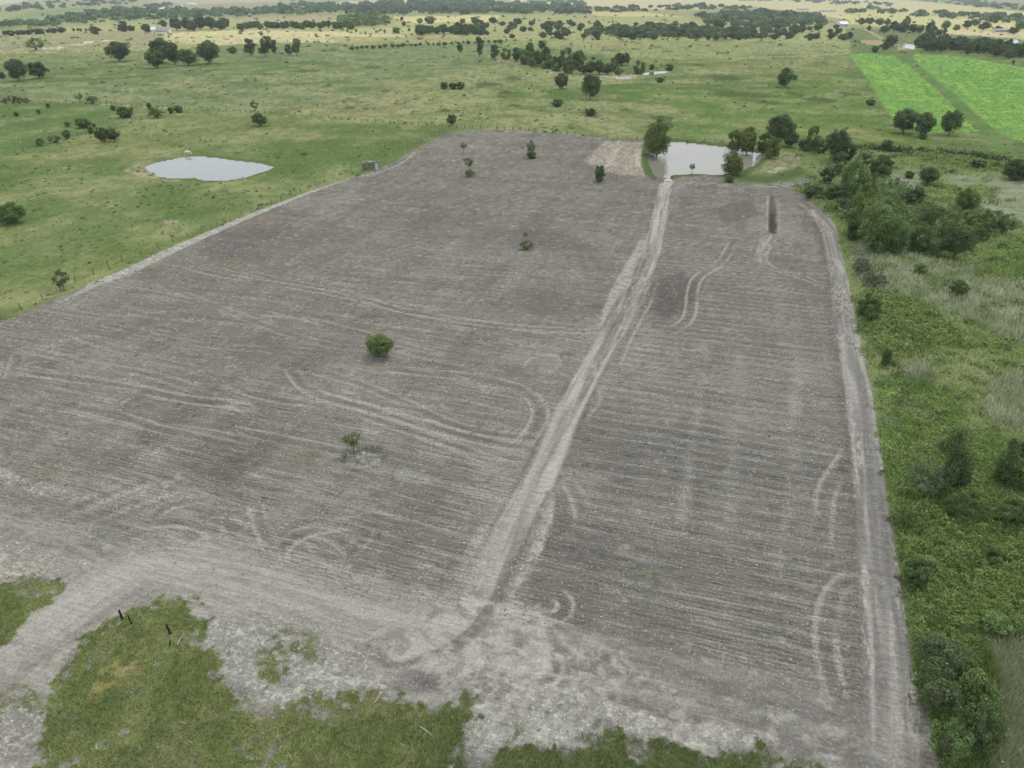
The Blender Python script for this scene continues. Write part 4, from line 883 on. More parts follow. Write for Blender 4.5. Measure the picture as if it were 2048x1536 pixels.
# --- around the right pond
T_('willow', 'bright', 1316, 242, 310, 60, 'big fresh green willow on the left bank of the right pond')
T_('willow', 'yellow', 1306, 255, 285, 26, 'yellowish willow shoot behind the big left bank willow')
T_('sapling', 'bright', 1384, 328, 347, 17, 'little sapling standing against the right pond water')
T_('willow', 'yellow', 1470, 262, 300, 38, 'leftmost yellow green willow on the far bank of the right pond')
T_('willow', 'yellow', 1497, 258, 304, 40, 'middle yellow green willow on the far bank of the right pond')
T_('shrub', 'mid', 1528, 262, 304, 34, 'dull green bush between the willows and the dark pond tree')
T_('oak', 'dark', 1562, 229, 290, 60, 'tallest dark tree behind the right pond')
T_('oak', 'dark', 1582, 262, 294, 32, 'dark tree leaning on the right of the tallest pond tree')
T_('shrub', 'yellow', 1545, 271, 317, 37, 'rounded yellow green bush at the right end of the pond')
T_('willow', 'yellow', 1466, 309, 349, 50, 'pale green bush growing on the near bank of the right pond')
T_('shrub', 'mid', 1460, 350, 364, 24, 'low dark bush on the bank between pond and bare field', parts=False)
T_('willow', 'mid', 1626, 252, 302, 34, 'feathery green tree right of the tallest pond tree')
T_('shrub', 'mid', 1607, 276, 300, 26, 'bush at the foot of the feathery tree east of the pond')
T_('shrub', 'bright', 1645, 275, 306, 32, 'fresh green bush right of the feathery tree east of the pond')
T_('oak', 'dark', 1676, 258, 322, 58, 'big dark tree at the head of the thicket east of the pond')
T_('shrub', 'mid', 1700, 283, 320, 32, 'dark green bush on the right of the big thicket head tree')
T_('shrub', 'dark', 1656, 330, 366, 34, 'dark bush at the turn where the track meets the thicket')
T_('shrub', 'mid', 1684, 300, 328, 36, 'round bush in front of the big thicket head tree')
T_('shrub', 'dark', 1728, 305, 333, 34, 'dark low bush between the hedge and the big round bush')
T_('shrub', 'mid', 1763, 309, 353, 54, 'big round dark green bush below the hedge')
T_('oak', 'dark', 1775, 280, 303, 25, 'dark tree sticking out of the hedge')
T_('shrub', 'mid', 1677, 325, 350, 26, 'small round bush left of the big green mass near the track turn')
T_('willow', 'bright', 1707, 322, 400, 58, 'tall light green tree at the upper left of the thicket')
T_('willow', 'bright', 1735, 345, 398, 50, 'light green tree in the upper middle of the thicket')
T_('shrub', 'dark', 1628, 368, 398, 42, 'dark bush hanging over the dirt bank at the track turn')
T_('shrub', 'dark', 1668, 372, 402, 50, 'dark green bush right of the dirt bank at the track turn')
T_('shrub', 'dark', 1685, 395, 425, 44, 'low dark bush along the field edge under the track turn')
T_('willow', 'bright', 1725, 388, 468, 72, 'large fresh green tree mass beside the field edge')
T_('willow', 'bright', 1752, 410, 502, 88, 'largest fresh green tree of the thicket beside the field edge')
T_('shrub', 'mid', 1712, 432, 480, 42, 'green bush touching the field edge left of the largest tree')
T_('willow', 'mid', 1790, 445, 506, 60, 'green tree right behind the largest tree of the thicket')
T_('shrub', 'mid', 1820, 340, 356, 22, 'small bush right of the big round bush')
T_('oak', 'dark', 1860, 333, 369, 46, 'rounded dark bush with grey stems in the dry scrub')
T_('shrub', 'dark', 1830, 370, 412, 46, 'very dark round bush alone above the thicket')
T_('shrub', 'dark', 1957, 317, 339, 32, 'dark bush just below the hedge near the right edge')
T_('shrub', 'mid', 2036, 318, 360, 60, 'large bush cut by the right edge below the hedge')
T_('willow', 'olive', 1937, 380, 422, 54, 'grey green bush heading the right-hand thicket')
T_('open', 'olive', 1868, 405, 460, 58, 'thin grey green brush in the gap of the thicket')
T_('open', 'bright', 1900, 408, 456, 56, 'light green brush in the middle of the right thicket')
T_('open', 'bright', 1945, 415, 450, 50, 'light brush below the grey green head bush')
T_('open', 'olive', 1985, 415, 465, 54, 'olive brush at the right part of the thicket')
T_('open', 'olive', 2012, 425, 468, 52, 'outermost olive brush on the right of the thicket')
T_('open', 'mid', 1965, 440, 480, 44, 'mid green brush under the olive brush')
T_('willow', 'mid', 1842, 452, 503, 56, 'green tree in the lower left of the right thicket')
T_('open', 'mid', 1872, 465, 512, 60, 'green brush left of the darkest thicket tree')
T_('oak', 'dark', 1918, 450, 519, 68, 'darkest rounded tree at the bottom of the thicket')
T_('willow', 'olive', 1895, 440, 495, 50, 'olive tree behind the darkest thicket tree')
T_('shrub', 'bright', 1840, 525, 548, 34, 'small fresh bush in the dry grass below the thicket', parts=False)
T_('shrub', 'bright', 1920, 556, 590, 38, 'small fresh bush right of the first one in the dry grass', parts=False)
T_('shrub', 'mid', 1738, 585, 642, 52, 'dark green shrub at the head of the bramble beside the track')
T_('shrub', 'mid', 1773, 695, 732, 24, 'narrow shrub under the lower end of the upper bramble')
T_('open', 'grey', 1725, 515, 550, 44, 'grey brush at the field edge below the bare branched shrub')
T_('open', 'grey', 1750, 540, 575, 50, 'grey brush heap with dead stems below the thicket')
T_('tall', 'mid', 1908, 866, 990, 78, 'tall dark vine covered tree in the lower right scrub')
T_('sparse', 'grey', 1852, 925, 1000, 84, 'sparse grey tree with a pale bare trunk left of the vine covered tree')
T_('open', 'olive', 1935, 975, 1050, 90, 'pale green feathery shrub below the vine covered tree')
T_('willow', 'mid', 2030, 880, 975, 80, 'green tree cut by the right edge beside the vine covered tree')
T_('shrub', 'bright', 2028, 990, 1060, 70, 'fresh green shrub cut by the right edge under the edge tree')
T_('open', 'olive', 1815, 1010, 1060, 50, 'green shrub at the track edge below the sparse grey tree')
T_('shrub', 'bright', 1990, 1085, 1130, 60, 'low mound of bramble near the right edge in the lower scrub', parts=False)
T_('shrub', 'mid', 1835, 1110, 1175, 60, 'dark bramble mound beside the right track', parts=False)
T_('open', 'dark', 1890, 1265, 1350, 110, 'dark shrub dotted with white blossom, upper part of the near clump')
T_('open', 'dark', 1872, 1330, 1430, 110, 'grey stemmed dark shrub beside the near track end')
T_('shrub', 'bright', 1955, 1335, 1425, 92, 'bright green shrub on the right of the blossoming clump')
T_('open', 'mid', 1960, 1400, 1500, 100, 'green shrub below the bright shrub at the lower right')
T_('open', 'olive', 1900, 1440, 1530, 90, 'thin weedy shrub beside the gravel spread at the lower right')
T_('shrub', 'bright', 1985, 1215, 1270, 80, 'fresh bramble heap in the lower right corner area', parts=False)
# --- right pasture
T_('oak', 'dark', 1812, 216, 266, 53, 'wide left tree of the pair at the foot of the bright crop')
T_('oak', 'dark', 1849, 225, 273, 44, 'right tree of the pair at the foot of the bright crop')
T_('oak', 'mid', 1905, 221, 270, 46, 'separate tree right of the pair on the bright crop')
T_('shrub', 'mid', 1847, 268, 277, 18, 'tiny bush in front of the pair of trees on the crop edge')
T_('oak', 'dark', 1782, 70, 93, 28, 'larger tree left of the white roofed pond shed')
T_('oak', 'dark', 1770, 84, 100, 20, 'front tree left of the small stock pond')
T_('shrub', 'mid', 1751, 91, 104, 16, 'bush left of the two trees by the stock pond')
T_('oak', 'dark', 2027, 120, 128, 7, 'tiny dark tree at the far corner of the bright crop')
for k in range(60):      # dark belt above the crop
    t = k / 59; x = 1838 + 225 * t + rr.uniform(-4, 4); yb = 97 + 20 * t + rr.uniform(-10, 4)
    T_('oak', ['dark', 'mid', 'dark'][k % 3], x, yb - rr.uniform(17, 27), yb, rr.uniform(18, 30), 'tree of the dense dark belt behind the bright crop field', 'dense tree belt behind the bright crop')
for x, a, b, w in [(1737, 60, 64, 0), ]: pass
for k, (x, a, b, w) in enumerate([(1722, 38, 48, 20), (1740, 36, 48, 22), (1760, 38, 49, 22), (1775, 40, 50, 18), (1790, 42, 62, 22), (1813, 33, 62, 18), (1802, 46, 64, 24), (1828, 48, 65, 26), (1842, 50, 66, 18),
                                  (1862, 44, 72, 22), (1878, 58, 72, 16), (1892, 42, 58, 20), (1890, 56, 70, 10), (1913, 53, 60, 16), (1770, 54, 62, 24), (1935, 42, 56, 22), (1968, 44, 60, 26), (1950, 40, 50, 22), (1995, 54, 62, 18), (2028, 54, 68, 24), (2042, 44, 58, 24), (1738, 52, 62, 10), (1990, 32, 44, 24)]):
    T_('oak', ['faro', 'dark', 'olive'][k % 3], x, a, b, w, 'scattered tree on the sunlit fields behind the stock pond', 'scattered trees on the sunlit right fields')
# --- savanna behind the quarry pasture
sv = random.Random(11)
for k in range(150):
    x = sv.uniform(960, 1700); yb = sv.uniform(46, 78) + (x - 960) / 740 * 4
    if x < 1150 and yb > 62 and sv.random() < .5: continue
    if x > 1560 and 50 < yb < 66 and sv.random() < .6: continue
    w = sv.uniform(12, 24) * (.6 + yb / 160)
    T_('oak' if k % 2 else 'shrub', ['faro', 'dark', 'faro', 'olive'][k % 4], x, yb - w * .6, yb, w, 'scattered dark scrub tree on the savanna behind the quarry pasture', 'savanna scrub trees')
for k in range(34):
    x = sv.uniform(838, 962); yb = 70 - (x - 838) * 0 + sv.uniform(-10, 1); w = sv.uniform(16, 28)
    T_('oak', ['dark', 'faro'][k % 2], x, yb - w * .62, yb, w, 'tree of the compact copse left of the savanna', 'compact copse left of the savanna')
for x, a, b, w in [(695, 57, 64, 6), (712, 57, 64, 5), (731, 62, 69, 5), (752, 60, 66, 4), (769, 58, 66, 6), (793, 54, 66, 20), (808, 42, 52, 10), (818, 56, 62, 7), (925, 37, 46, 16), (840, 36, 46, 14), (860, 34, 44, 24), (803, 33, 41, 10), (950, 36, 44, 22), (975, 62, 70, 10), (965, 54, 62, 10)]:
    T_('shrub', 'olive', x, a, b, w, 'small bush dotted over the pale field left of the copse', 'small bushes dotted over the pale field')
for k in range(26):
    x = 700 + k * 12 + sv.uniform(-4, 4); yb = 97 - (x - 700) * .045 + sv.uniform(-1, 1)
    T_('shrub', 'olive', x, yb - sv.uniform(2.5, 5), yb, sv.uniform(5, 13), 'low bush along the far farm lane', 'low bushes along the far farm lane')
for k in range(10):
    x = 70 * 0 + 10 + k * 12 + sv.uniform(-3, 3); yb = 69 - x * .055
    T_('shrub', 'faro', x, yb - sv.uniform(4, 7), yb, sv.uniform(12, 20), 'low dark bush of the far left hedge line', 'far left hedge line bushes')
for x in (130, 147, 155, 161, 172): T_('shrub', 'faro', x, 56, 62, 6, 'low dark bush of the far left hedge line', 'far left hedge line bushes')

ORD = ['first', 'second', 'third', 'fourth', 'fifth', 'sixth', 'seventh', 'eighth', 'ninth', 'tenth', 'eleventh', 'twelfth', 'thirteenth', 'fourteenth', 'fifteenth', 'sixteenth', 'seventeenth', 'eighteenth', 'nineteenth', 'twentieth']
for g_, txt in (('quarry grove trees', 'tree from the left in the crowded grove along the pale quarry bank'), ('grove beside the white farmhouse', 'tree from the left in the grove right of the white farmhouse'),
                ('bright green bushes behind the pale field', 'bush from the left in the bright green row behind the pale field'), ('scattered trees on the sunlit right fields', 'tree from the left on the sunlit fields behind the stock pond'),
                ('small bushes dotted over the pale field', 'bush from the left of those dotted over the pale field'), ('compact copse left of the savanna', 'tree from the left in the compact copse left of the savanna'), ('brush on the fence at the left edge', 'grey green brush from the left in the fence clump at the left edge'), ('far left hedge line bushes', 'bush from the left of the far left hedge line'),
                ('low bushes along the far farm lane', 'low bush from the left along the far farm lane')):
    L = sorted([o for o in COL.objects if o.get('group') == g_], key=lambda o: o.location.x / max(o.location.y, 1))
    for k, o in enumerate(L):
        o['label'] = (ORD[k] + ' ' if k < 20 else ORD[len(L) - 1 - k] + ' last ') + txt

# --- distant woods that read as one mass
def wood(name, label, px, n, wpx, hpx, mat, seed):
    rng = np.random.default_rng(seed); a = np.array(px, float); x0, x1 = a[:, 0].min(), a[:, 0].max(); y0, y1 = a[:, 1].min(), a[:, 1].max()
    Vs = []; Fs = []; Vr = []; b = 0; c = 0; tries = 0
    while c < n and tries < n * 60:
        tries += 1; x = rng.uniform(x0, x1); y = rng.uniform(y0, y1)
        ins = False
        for (ax, ay), (bx, by) in zip(px, px[1:] + px[:1]):
            if (ay > y) != (by > y) and x < (bx - ax) * (y - ay) / (by - ay) + ax: ins = not ins
        if not ins: continue
        X, Y = G(x, y); mp = mpp_at(Y); W = wpx * mp * rng.uniform(.6, 1.3); h = hpx * mp * rng.uniform(.55, 1.2)
        k = 34; d = rng.normal(size=(k, 3)); d[:, 2] = np.abs(d[:, 2]) * .9 + .1 * d[:, 2]; d /= np.linalg.norm(d, axis=1, keepdims=True)
        C = np.array([X, Y, h * .45]) + d * np.array([W / 2, W / 2, h * .5]) * rng.uniform(.75, 1.05, (k, 1))
        V, Fq = leaf_quads(C, d + rng.normal(size=(k, 3)) * .35, W * .17, rng, .8)
        Vs.append(V); Fs.append(Fq + b); b += len(V); Vr.append(np.full(k, rng.uniform(.7, 1.3)) * rng.uniform(.7, 1.3, k)); c += 1
    me = mesh_np(name, np.concatenate(Vs), np.concatenate(Fs), M[mat], fattr={'Var': np.concatenate(Vr)})
    return tag(mobj(name, me), label, 'woods', kind='stuff')
wood('woodland', 'long dark wood crossing the left background behind the white farmhouse', [(-500, 74), (-500, 60), (0, 50), (140, 36), (230, 28), (330, 26), (460, 24), (560, 17), (700, 14), (700, 31), (560, 32), (460, 36), (340, 40), (210, 46), (120, 53), (0, 62)], 520, 17, 11, 'faro', 1)
wood('woodland', 'upper dark wood in the top left corner beyond the green field', [(-500, 40), (-500, 30), (0, 22), (60, 12), (150, 6), (280, 0), (280, 10), (180, 14), (100, 20), (0, 27)], 210, 12, 9, 'faro', 2)
wood('woodland', 'dark wood belt in the centre of the background', [(690, 14), (780, 8), (950, 6), (1040, 16), (1180, 18), (1180, 30), (1040, 29), (900, 30), (780, 32), (700, 30)], 420, 17, 10, 'faro', 3)
wood('woodland', 'bright green wood patch left of the centre copse', [(680, 36), (740, 32), (780, 40), (790, 50), (740, 54), (680, 54)], 60, 18, 10, 'farb', 4)
wood('woodland', 'dark wood belt slanting across the upper right background', [(1690, 21), (1750, 22), (1830, 26), (1900, 28), (2048, 36), (2500, 60), (2500, 82), (2048, 52), (1950, 43), (1830, 35), (1760, 31), (1690, 28)], 330, 16, 10, 'faro', 5)
wood('woodland', 'hazy wood line near the skyline at the upper right', [(1780, -6), (1880, -3), (1960, 4), (2048, 14), (2400, 30), (2400, 40), (2048, 22), (1960, 16), (1880, 6), (1780, 1)], 190, 11, 6, 'faro', 6)
wood('woodland', 'wood line by the far left village', [(170, 24), (250, 18), (330, 10), (345, 14), (300, 24), (220, 30), (180, 32)], 60, 12, 7, 'faro', 7)
wood('woodland', 'thin wood line along the skyline in the middle', [(540, -3), (700, -4), (900, -8), (1100, -8), (1300, -6), (1300, -3), (1100, -3), (900, -2), (700, 1), (560, 4)], 130, 9, 6, 'faro', 8)
wood('woodland', 'tree rows on the pale fields right of the centre wood', [(1020, 6), (1160, 6), (1170, 14), (1030, 16)], 60, 13, 8, 'faro', 9)
wood('woodland', 'tree row behind the savanna', [(1160, 20), (1260, 17), (1400, 14), (1500, 18), (1500, 22), (1400, 20), (1300, 24), (1160, 28)], 90, 13, 8, 'faro', 10)
wood('woodland', 'dense dark scrub wood in front of the white ranch house', [(1400, 32), (1470, 27), (1540, 28), (1640, 34), (1650, 50), (1560, 56), (1460, 56), (1400, 46)], 190, 20, 10, 'faro', 11)
wood('woodland', 'dark scrub belt bordering the savanna and the dry pasture', [(1180, 62), (1300, 52), (1420, 60), (1540, 62), (1540, 80), (1400, 79), (1260, 76), (1180, 74)], 150, 22, 9, 'faro', 12)
wood('woodland', 'skyline wood in the far left corner', [(-300, 4), (0, -2), (200, -7), (540, -8), (540, -5), (200, -3), (0, 2), (-300, 8)], 80, 9, 5, 'faro', 13)
wood('woodland', 'upper right rows of trees before the pale fields', [(1480, 0), (1620, 2), (1700, 6), (1780, 10), (1780, 14), (1680, 10), (1560, 4), (1480, 3)], 60, 10, 6, 'faro', 14)

# --- hedge line: one thing
def hedge(px, label, step=.45, mat='dark', hh=2.1, ww=2.2):
    rng = np.random.default_rng(77); P0 = wpts(px); Cs = []; Ns = []; Vr = []
    for (ax, ay), (bx, by) in zip(P0[:-1], P0[1:]):
        L = math.hypot(bx - ax, by - ay); n = int(L / step)
        for q in range(n):
            t = q / n; c = np.array([ax + (bx - ax) * t + rng.normal() * .4, ay + (by - ay) * t + rng.normal() * .4, 0]); h = hh * rng.uniform(.5, 1.4); w = ww * rng.uniform(.6, 1.2)
            d = rng.normal(size=(60, 3)); d[:, 2] = np.abs(d[:, 2]); d /= np.linalg.norm(d, axis=1, keepdims=True)
            Cs.append(c + d * np.array([w * .6, w * .6, h]) * rng.uniform(.7, 1.05, (60, 1))); Ns.append(d + rng.normal(size=(60, 3)) * .4); Vr.append(np.full(60, rng.uniform(.7, 1.3)))
    Cs = np.concatenate(Cs); V, Fq = leaf_quads(Cs, np.concatenate(Ns), .28, rng)
    return tag(mobj('hedge', mesh_np('hedge', V, Fq, M[mat], fattr={'Var': np.concatenate(Vr) * rng.uniform(.7, 1.3, len(Cs))})), label, 'hedge')
hedge([(1716, 296), (1789, 303), (1825, 306), (1882, 308), (1906, 312), (1952, 313), (1983, 321), (2021, 324)], 'long dark overgrown hedge between the scrub and the right pasture')

# --- grass, bramble leaves, dead stalks (uncountable)
def region_points(n, box, seed):
    rng = np.random.default_rng(seed); x = rng.uniform(box[0], box[2], n); y = rng.uniform(box[1], box[3], n)
    X, Y = G(x, y); return X, Y, rng
def blades(name, label, n, boxes, accept, seed, h0, spread, tint=(1, 1, 1), per=3, wid=.35, hscale=None):
    Vs = []; Cc = []
    for bi, (frac, box) in enumerate(boxes):
        X, Y, rng = region_points(int(n * frac), box, seed + bi); p = paint(X, Y); a = accept(p); k = rng.random(len(X)) < a
        X, Y = X[k], Y[k]; Z = p['Z'][k]; Cl = p['C'][k]; m = mpp_at(Y); nn = len(X)
        hb = h0 * rng.uniform(.5, 1.4, nn)
        for q in range(per):
            a0 = rng.uniform(0, 6.283, nn); lean = spread * rng.uniform(.2, 1, nn) * hb; bx = X + rng.normal(size=nn) * .1; by = Y + rng.normal(size=nn) * .1
            w = np.maximum(m * wid * 2, .02); pa = rng.uniform(0, 3.14, nn)
            dx = np.cos(pa) * w; dy = np.sin(pa) * w
            tip = np.stack([bx + np.cos(a0) * lean, by + np.sin(a0) * lean, Z + hb], 1)
            l = np.stack([bx - dx, by - dy, Z - .03], 1); r = np.stack([bx + dx, by + dy, Z - .03], 1)
            Vs.append(np.stack([l, r, tip], 1).reshape(-1, 3)); Cc.append(np.clip(Cl * np.array(tint) * rng.uniform(.6, 1.55, (nn, 1)) * (1 + rng.normal(size=(nn, 3)) * .05), 0, 1))
    V = np.concatenate(Vs); F3 = np.arange(len(V)).reshape(-1, 3)
    return tag(mobj(name, mesh_np(name, V, F3, M['blades'], fattr={'Col': np.concatenate(Cc)})), label, 'grass', kind='stuff')
blades('grass', 'rough green grass covering the near verge at the lower left', 62000, [(1, (-60, 1150, 1700, 1600))], lambda p: p['gl'] * p['field'], 101, .22, .9, tint=(1.65, 1.58, 1.6), per=2, wid=.4)
blades('grass', 'longer straw coloured stalks standing in the near verge', 9000, [(1, (-60, 1150, 1700, 1600))], lambda p: p['gl'] * p['field'] * ss(.45, .6, p['wv']), 107, .45, .7, tint=(2.6, 2.2, 2.4), per=1, wid=.4)
blades('grass', 'green and straw coloured weeds in the right-hand scrub', 60000, [(1, (1600, 300, 2110, 1600))], lambda p: p['scrub'] * (1 - p['dry']) * (1 - p['bram']) * .9, 102, .45, .8, tint=(1.6, 1.58, 1.5), per=2, wid=.5)
blades('dry_grass', 'grey dead standing grass among the right-hand scrub', 64000, [(.6, (1690, 490, 2110, 900)), (.4, (1900, 1250, 2110, 1600))], lambda p: p['dry'], 103, .8, .55, tint=(1.5, 1.5, 1.45), per=2, wid=.45)
def leaves(name, label, n, box, accept, seed, size_px=2.6, lift=.25, tint=(1.26, 1.24, 1.22)):
    X, Y, rng = region_points(n, box, seed); p = paint(X, Y); k = rng.random(n) < accept(p); X, Y = X[k], Y[k]; nn = len(X); m = mpp_at(Y)
    C = np.stack([X, Y, p['Z'][k] + rng.uniform(0, lift, nn)], 1); N = np.stack([rng.normal(size=nn) * .6, rng.normal(size=nn) * .6 - .2, np.ones(nn)], 1)
    nN = N / np.linalg.norm(N, axis=1, keepdims=True); R = rng.normal(size=(nn, 3)); T = np.cross(nN, R); T /= np.linalg.norm(T, axis=1, keepdims=True); B = np.cross(nN, T)
    s = (size_px * m * rng.uniform(.6, 1.4, nn))[:, None]
    V = np.stack([C - T * s, C - B * s * .6, C + T * s, C + B * s * .6], 1).reshape(-1, 3)
    cc = np.clip(p['C'][k] * rng.uniform(.75, 1.3, (nn, 1)) * (1 + .3 * (vn(X * .7, Y * .7, 7) - .5))[:, None] * np.array(tint), 0, 1)
    return tag(mobj(name, mesh_np(name, V, np.arange(nn * 4).reshape(-1, 4), M['blades'], fattr={'Col': cc})), label, 'bramble', kind='stuff')
leaves('bramble', 'tangled bramble and lush weeds covering the right-hand scrub', 130000, (1580, 290, 2110, 1600), lambda p: np.maximum(p['bram'], p['lush'] * .75) * p['scrub'], 104)
leaves('crop_leaves', 'bright green leafy crop rows in the field at the upper right', 50000, (1690, 104, 2110, 320), lambda p: p['crop'] * .6, 105, 1.6, .2, (1.12, 1.1, 1.05))

def mounds(name, label, cat, n, box, accept, seed, wpx, hpx, mat, k=26, lp=.2):
    X, Y, rng = region_points(n, box, seed); p = paint(X, Y); q = rng.random(n) < accept(p); X, Y, Z = X[q], Y[q], p['Z'][q]; nn = len(X); m = mpp_at(Y)
    W = wpx * m * rng.uniform(.4, 1.4, nn); H = hpx * m * rng.uniform(.4, 1.4, nn); d = rng.normal(size=(nn, k, 3)); d[..., 2] = np.abs(d[..., 2]); d /= np.linalg.norm(d, axis=2, keepdims=True)
    C = np.stack([X, Y, Z], 1)[:, None] + d * np.stack([W / 2, W / 2, H], 1)[:, None] * rng.uniform(.3, 1.1, (nn, k, 1))
    N = (d + rng.normal(size=d.shape) * .5).reshape(-1, 3); nN = N / np.linalg.norm(N, axis=1, keepdims=True); C = C.reshape(-1, 3)
    Rr = rng.normal(size=C.shape); T = np.cross(nN, Rr); T /= np.linalg.norm(T, axis=1, keepdims=True) + 1e-9; B = np.cross(nN, T); sz = np.repeat(W * lp, k)[:, None] * rng.uniform(.5, 1.3, (len(C), 1))
    V = np.stack([C - T * sz, C - B * sz * .6, C + T * sz, C + B * sz * .6], 1).reshape(-1, 3)
    return tag(mobj(name, mesh_np(name, V, np.arange(len(C) * 4).reshape(-1, 4), M[mat], fattr={'Var': np.repeat(rng.uniform(.7, 1.35, nn), k) * rng.uniform(.7, 1.35, len(C))})), label, cat, kind='stuff')
past = lambda p: (1 - p['field']) * (1 - p['scrub']) * (1 - p['crop']) * (1 - p['hole'])
mounds('pasture_weeds', 'dark weed tufts dotted over the pastures beyond the bare field', 'weeds', 2900, (-60, 95, 2110, 420), lambda p: past(p) * .6 * ss(.35, .55, p['wv']), 301, 7, 2.0, 'olive', 9, .3)
mounds('pasture_weeds', 'sparse green weeds in the left pasture near the field edge', 'weeds', 900, (-60, 330, 900, 640), lambda p: past(p), 302, 7, 1.8, 'mid', 9, .28)
mounds('low_scrub', 'low mixed green scrub spread through the right-hand rough land', 'scrub', 1300, (1590, 300, 2110, 1560), lambda p: p['scrub'] * (1 - .6 * p['dry']), 303, 28, 12, 'olive', 40, .085)
mounds('low_scrub', 'brighter low brush between the bramble patches of the rough land', 'scrub', 500, (1590, 300, 2110, 1560), lambda p: p['scrub'] * (1 - .8 * p['dry']), 304, 26, 10, 'bright', 34, .09)
mounds('thicket_undergrowth', 'dense leafy undergrowth filling the thicket beside the upper field edge', 'scrub', 620, (1590, 350, 1880, 520), lambda p: p['bram'], 307, 34, 15, 'mid', 46, .08)
mounds('far_scrub', 'tiny scattered scrub dots over the far pale fields', 'scrub', 700, (-60, 30, 2110, 95), lambda p: past(p), 305, 8, 4, 'faro', 12, .22)
mounds('field_weeds', 'few small green weeds sprouting in the bare field', 'weeds', 420, (-60, 560, 1700, 1150), lambda p: p['field'] * (fbm(p['C'][:, 0] * 0 + 1, p['Z'] * 0, 1, 1) * 0 + .5) * (1 - p['trk']), 306, 7, 2, 'mid', 6, .25)

# --- stones and clods on the bare soil
def scatter_stones(name, label, n, box, accept, seed, s0, mat, cat):
    X, Y, rng = region_points(n, box, seed); p = paint(X, Y); k = rng.random(n) < accept(p); X, Y, Z = X[k], Y[k], p['Z'][k]; nn = len(X); m = mpp_at(Y)
    s = s0 * m * rng.uniform(.5, 1.6, nn) ** 1.5
    base = np.array([(1, 0, 0), (0, 1, 0), (-1, 0, 0), (0, -1, 0), (0, 0, .8)], float)
    J = base[None] * rng.uniform(.6, 1.3, (nn, 5, 1)); a = rng.uniform(0, 6.28, nn); ca, sa = np.cos(a)[:, None], np.sin(a)[:, None]
    x = J[..., 0] * ca - J[..., 1] * sa; y = J[..., 0] * sa + J[..., 1] * ca
    V = np.stack([X[:, None] + x * s[:, None], Y[:, None] + y * s[:, None], Z[:, None] + J[..., 2] * s[:, None]], -1).reshape(-1, 3)
    f = np.array([(0, 1, 4), (1, 2, 4), (2, 3, 4), (3, 0, 4)]); Fq = (np.arange(nn)[:, None, None] * 5 + f[None]).reshape(-1, 3)
    return tag(mobj(name, mesh_np(name, V, Fq, M[mat])), label, cat, kind='stuff')
cl = lambda p, lo: p['field'] * (1 - p['gl']) * (1 - p['trk']) * (1 - p['rtrk'])
scatter_stones('stones', 'small white chalk stones strewn over the bare field', 2600, (-60, 380, 1800, 1560), lambda p: cl(p, 0) * .8, 201, .95, 'stone', 'stones')
M['clod'] = plain('dark_soil_clods', (.15, .145, .14), noise=.4, scale=2)
scatter_stones('soil_clods', 'dark soil clods lying along the furrows', 40000, (-60, 480, 1800, 1560), lambda p: cl(p, 0) * (p['fur'] > .3) * .8, 202, 1.5, 'clod', 'clods')
M['paleclod'] = plain('pale_dry_clods', (.34, .33, .31), noise=.3, scale=2)
scatter_stones('soil_clods', 'pale dry soil crumbs over the furrows', 30000, (-60, 480, 1800, 1560), lambda p: cl(p, 0) * .8, 204, 1.1, 'paleclod', 'clods')
scatter_stones('chalk_rubble', 'broken chalk lumps on the pale rubble patches and banks', 22000, (-60, 420, 1800, 1560), lambda p: p['rub'] * (1 - p['gl']), 203, 1.3, 'stone', 'rubble')

# ------------------------------------------------------------------ fences
pv, pf = tube((0, 0, -.1), (0, 0, 1), .5, .45, 6)
pv = list(pv) + [(0, 0, 1.02)]; post_me = bpy.data.meshes.new('post')
post_me.from_pydata([tuple(v) for v in pv], [], [tuple(f) for f in pf] + [(6 + k, 6 + (k + 1) % 6, 12) for k in range(6)]); post_me.materials.append(M['post'])
def fence(px, step, h, r, label, wires=3, seed=1):
    rg = random.Random(seed); P0 = wpts(px); root = link(bpy.data.objects.new('wire_fence', None)); root.location = (P0[0][0], P0[0][1], 0); tops = []
    carry = 0
    for (ax, ay), (bx, by) in zip(P0[:-1], P0[1:]):
        L = math.hypot(bx - ax, by - ay); d = carry
        while d < L:
            x, y = ax + (bx - ax) * d / L, ay + (by - ay) * d / L
            o = mobj('post', post_me, root); o.location = (x - P0[0][0], y - P0[0][1], 0); k = rg.uniform(.8, 1.2)
            o.scale = (r * 2 * k, r * 2 * k, h * rg.uniform(.8, 1.15)); o.rotation_euler = (rg.gauss(0, .06), rg.gauss(0, .06), 0); tops.append((x - P0[0][0], y - P0[0][1])); d += step * rg.uniform(.85, 1.15)
        carry = d - L
    parts = []
    for w in range(wires):
        z = h * (.35 + .27 * w)
        for a, b in zip(tops[:-1], tops[1:]): parts.append(tube((a[0], a[1], z), (b[0], b[1], z), .012, .012, 3))
    V, Fq = join(parts); mobj('wire', mesh_np('wire', V, Fq, M['wire']), root)
    return tag(root, label, 'fence')
fence([(-60, 205), (60, 206), (200, 207), (290, 213), (370, 219), (470, 223), (550, 228), (640, 235), (740, 244), (830, 251), (910, 256), (1000, 258), (1100, 266), (1190, 274), (1292, 280)], 3.6, 1.35, .14, 'long wooden post and wire fence across the middle, above the bare field')
fence([(370, 219), (330, 229), (285, 240), (240, 249), (180, 266), (110, 284), (70, 294), (0, 316)], 5, 1.3, .12, 'old post fence running down left between the green field and the dry pasture', seed=2)
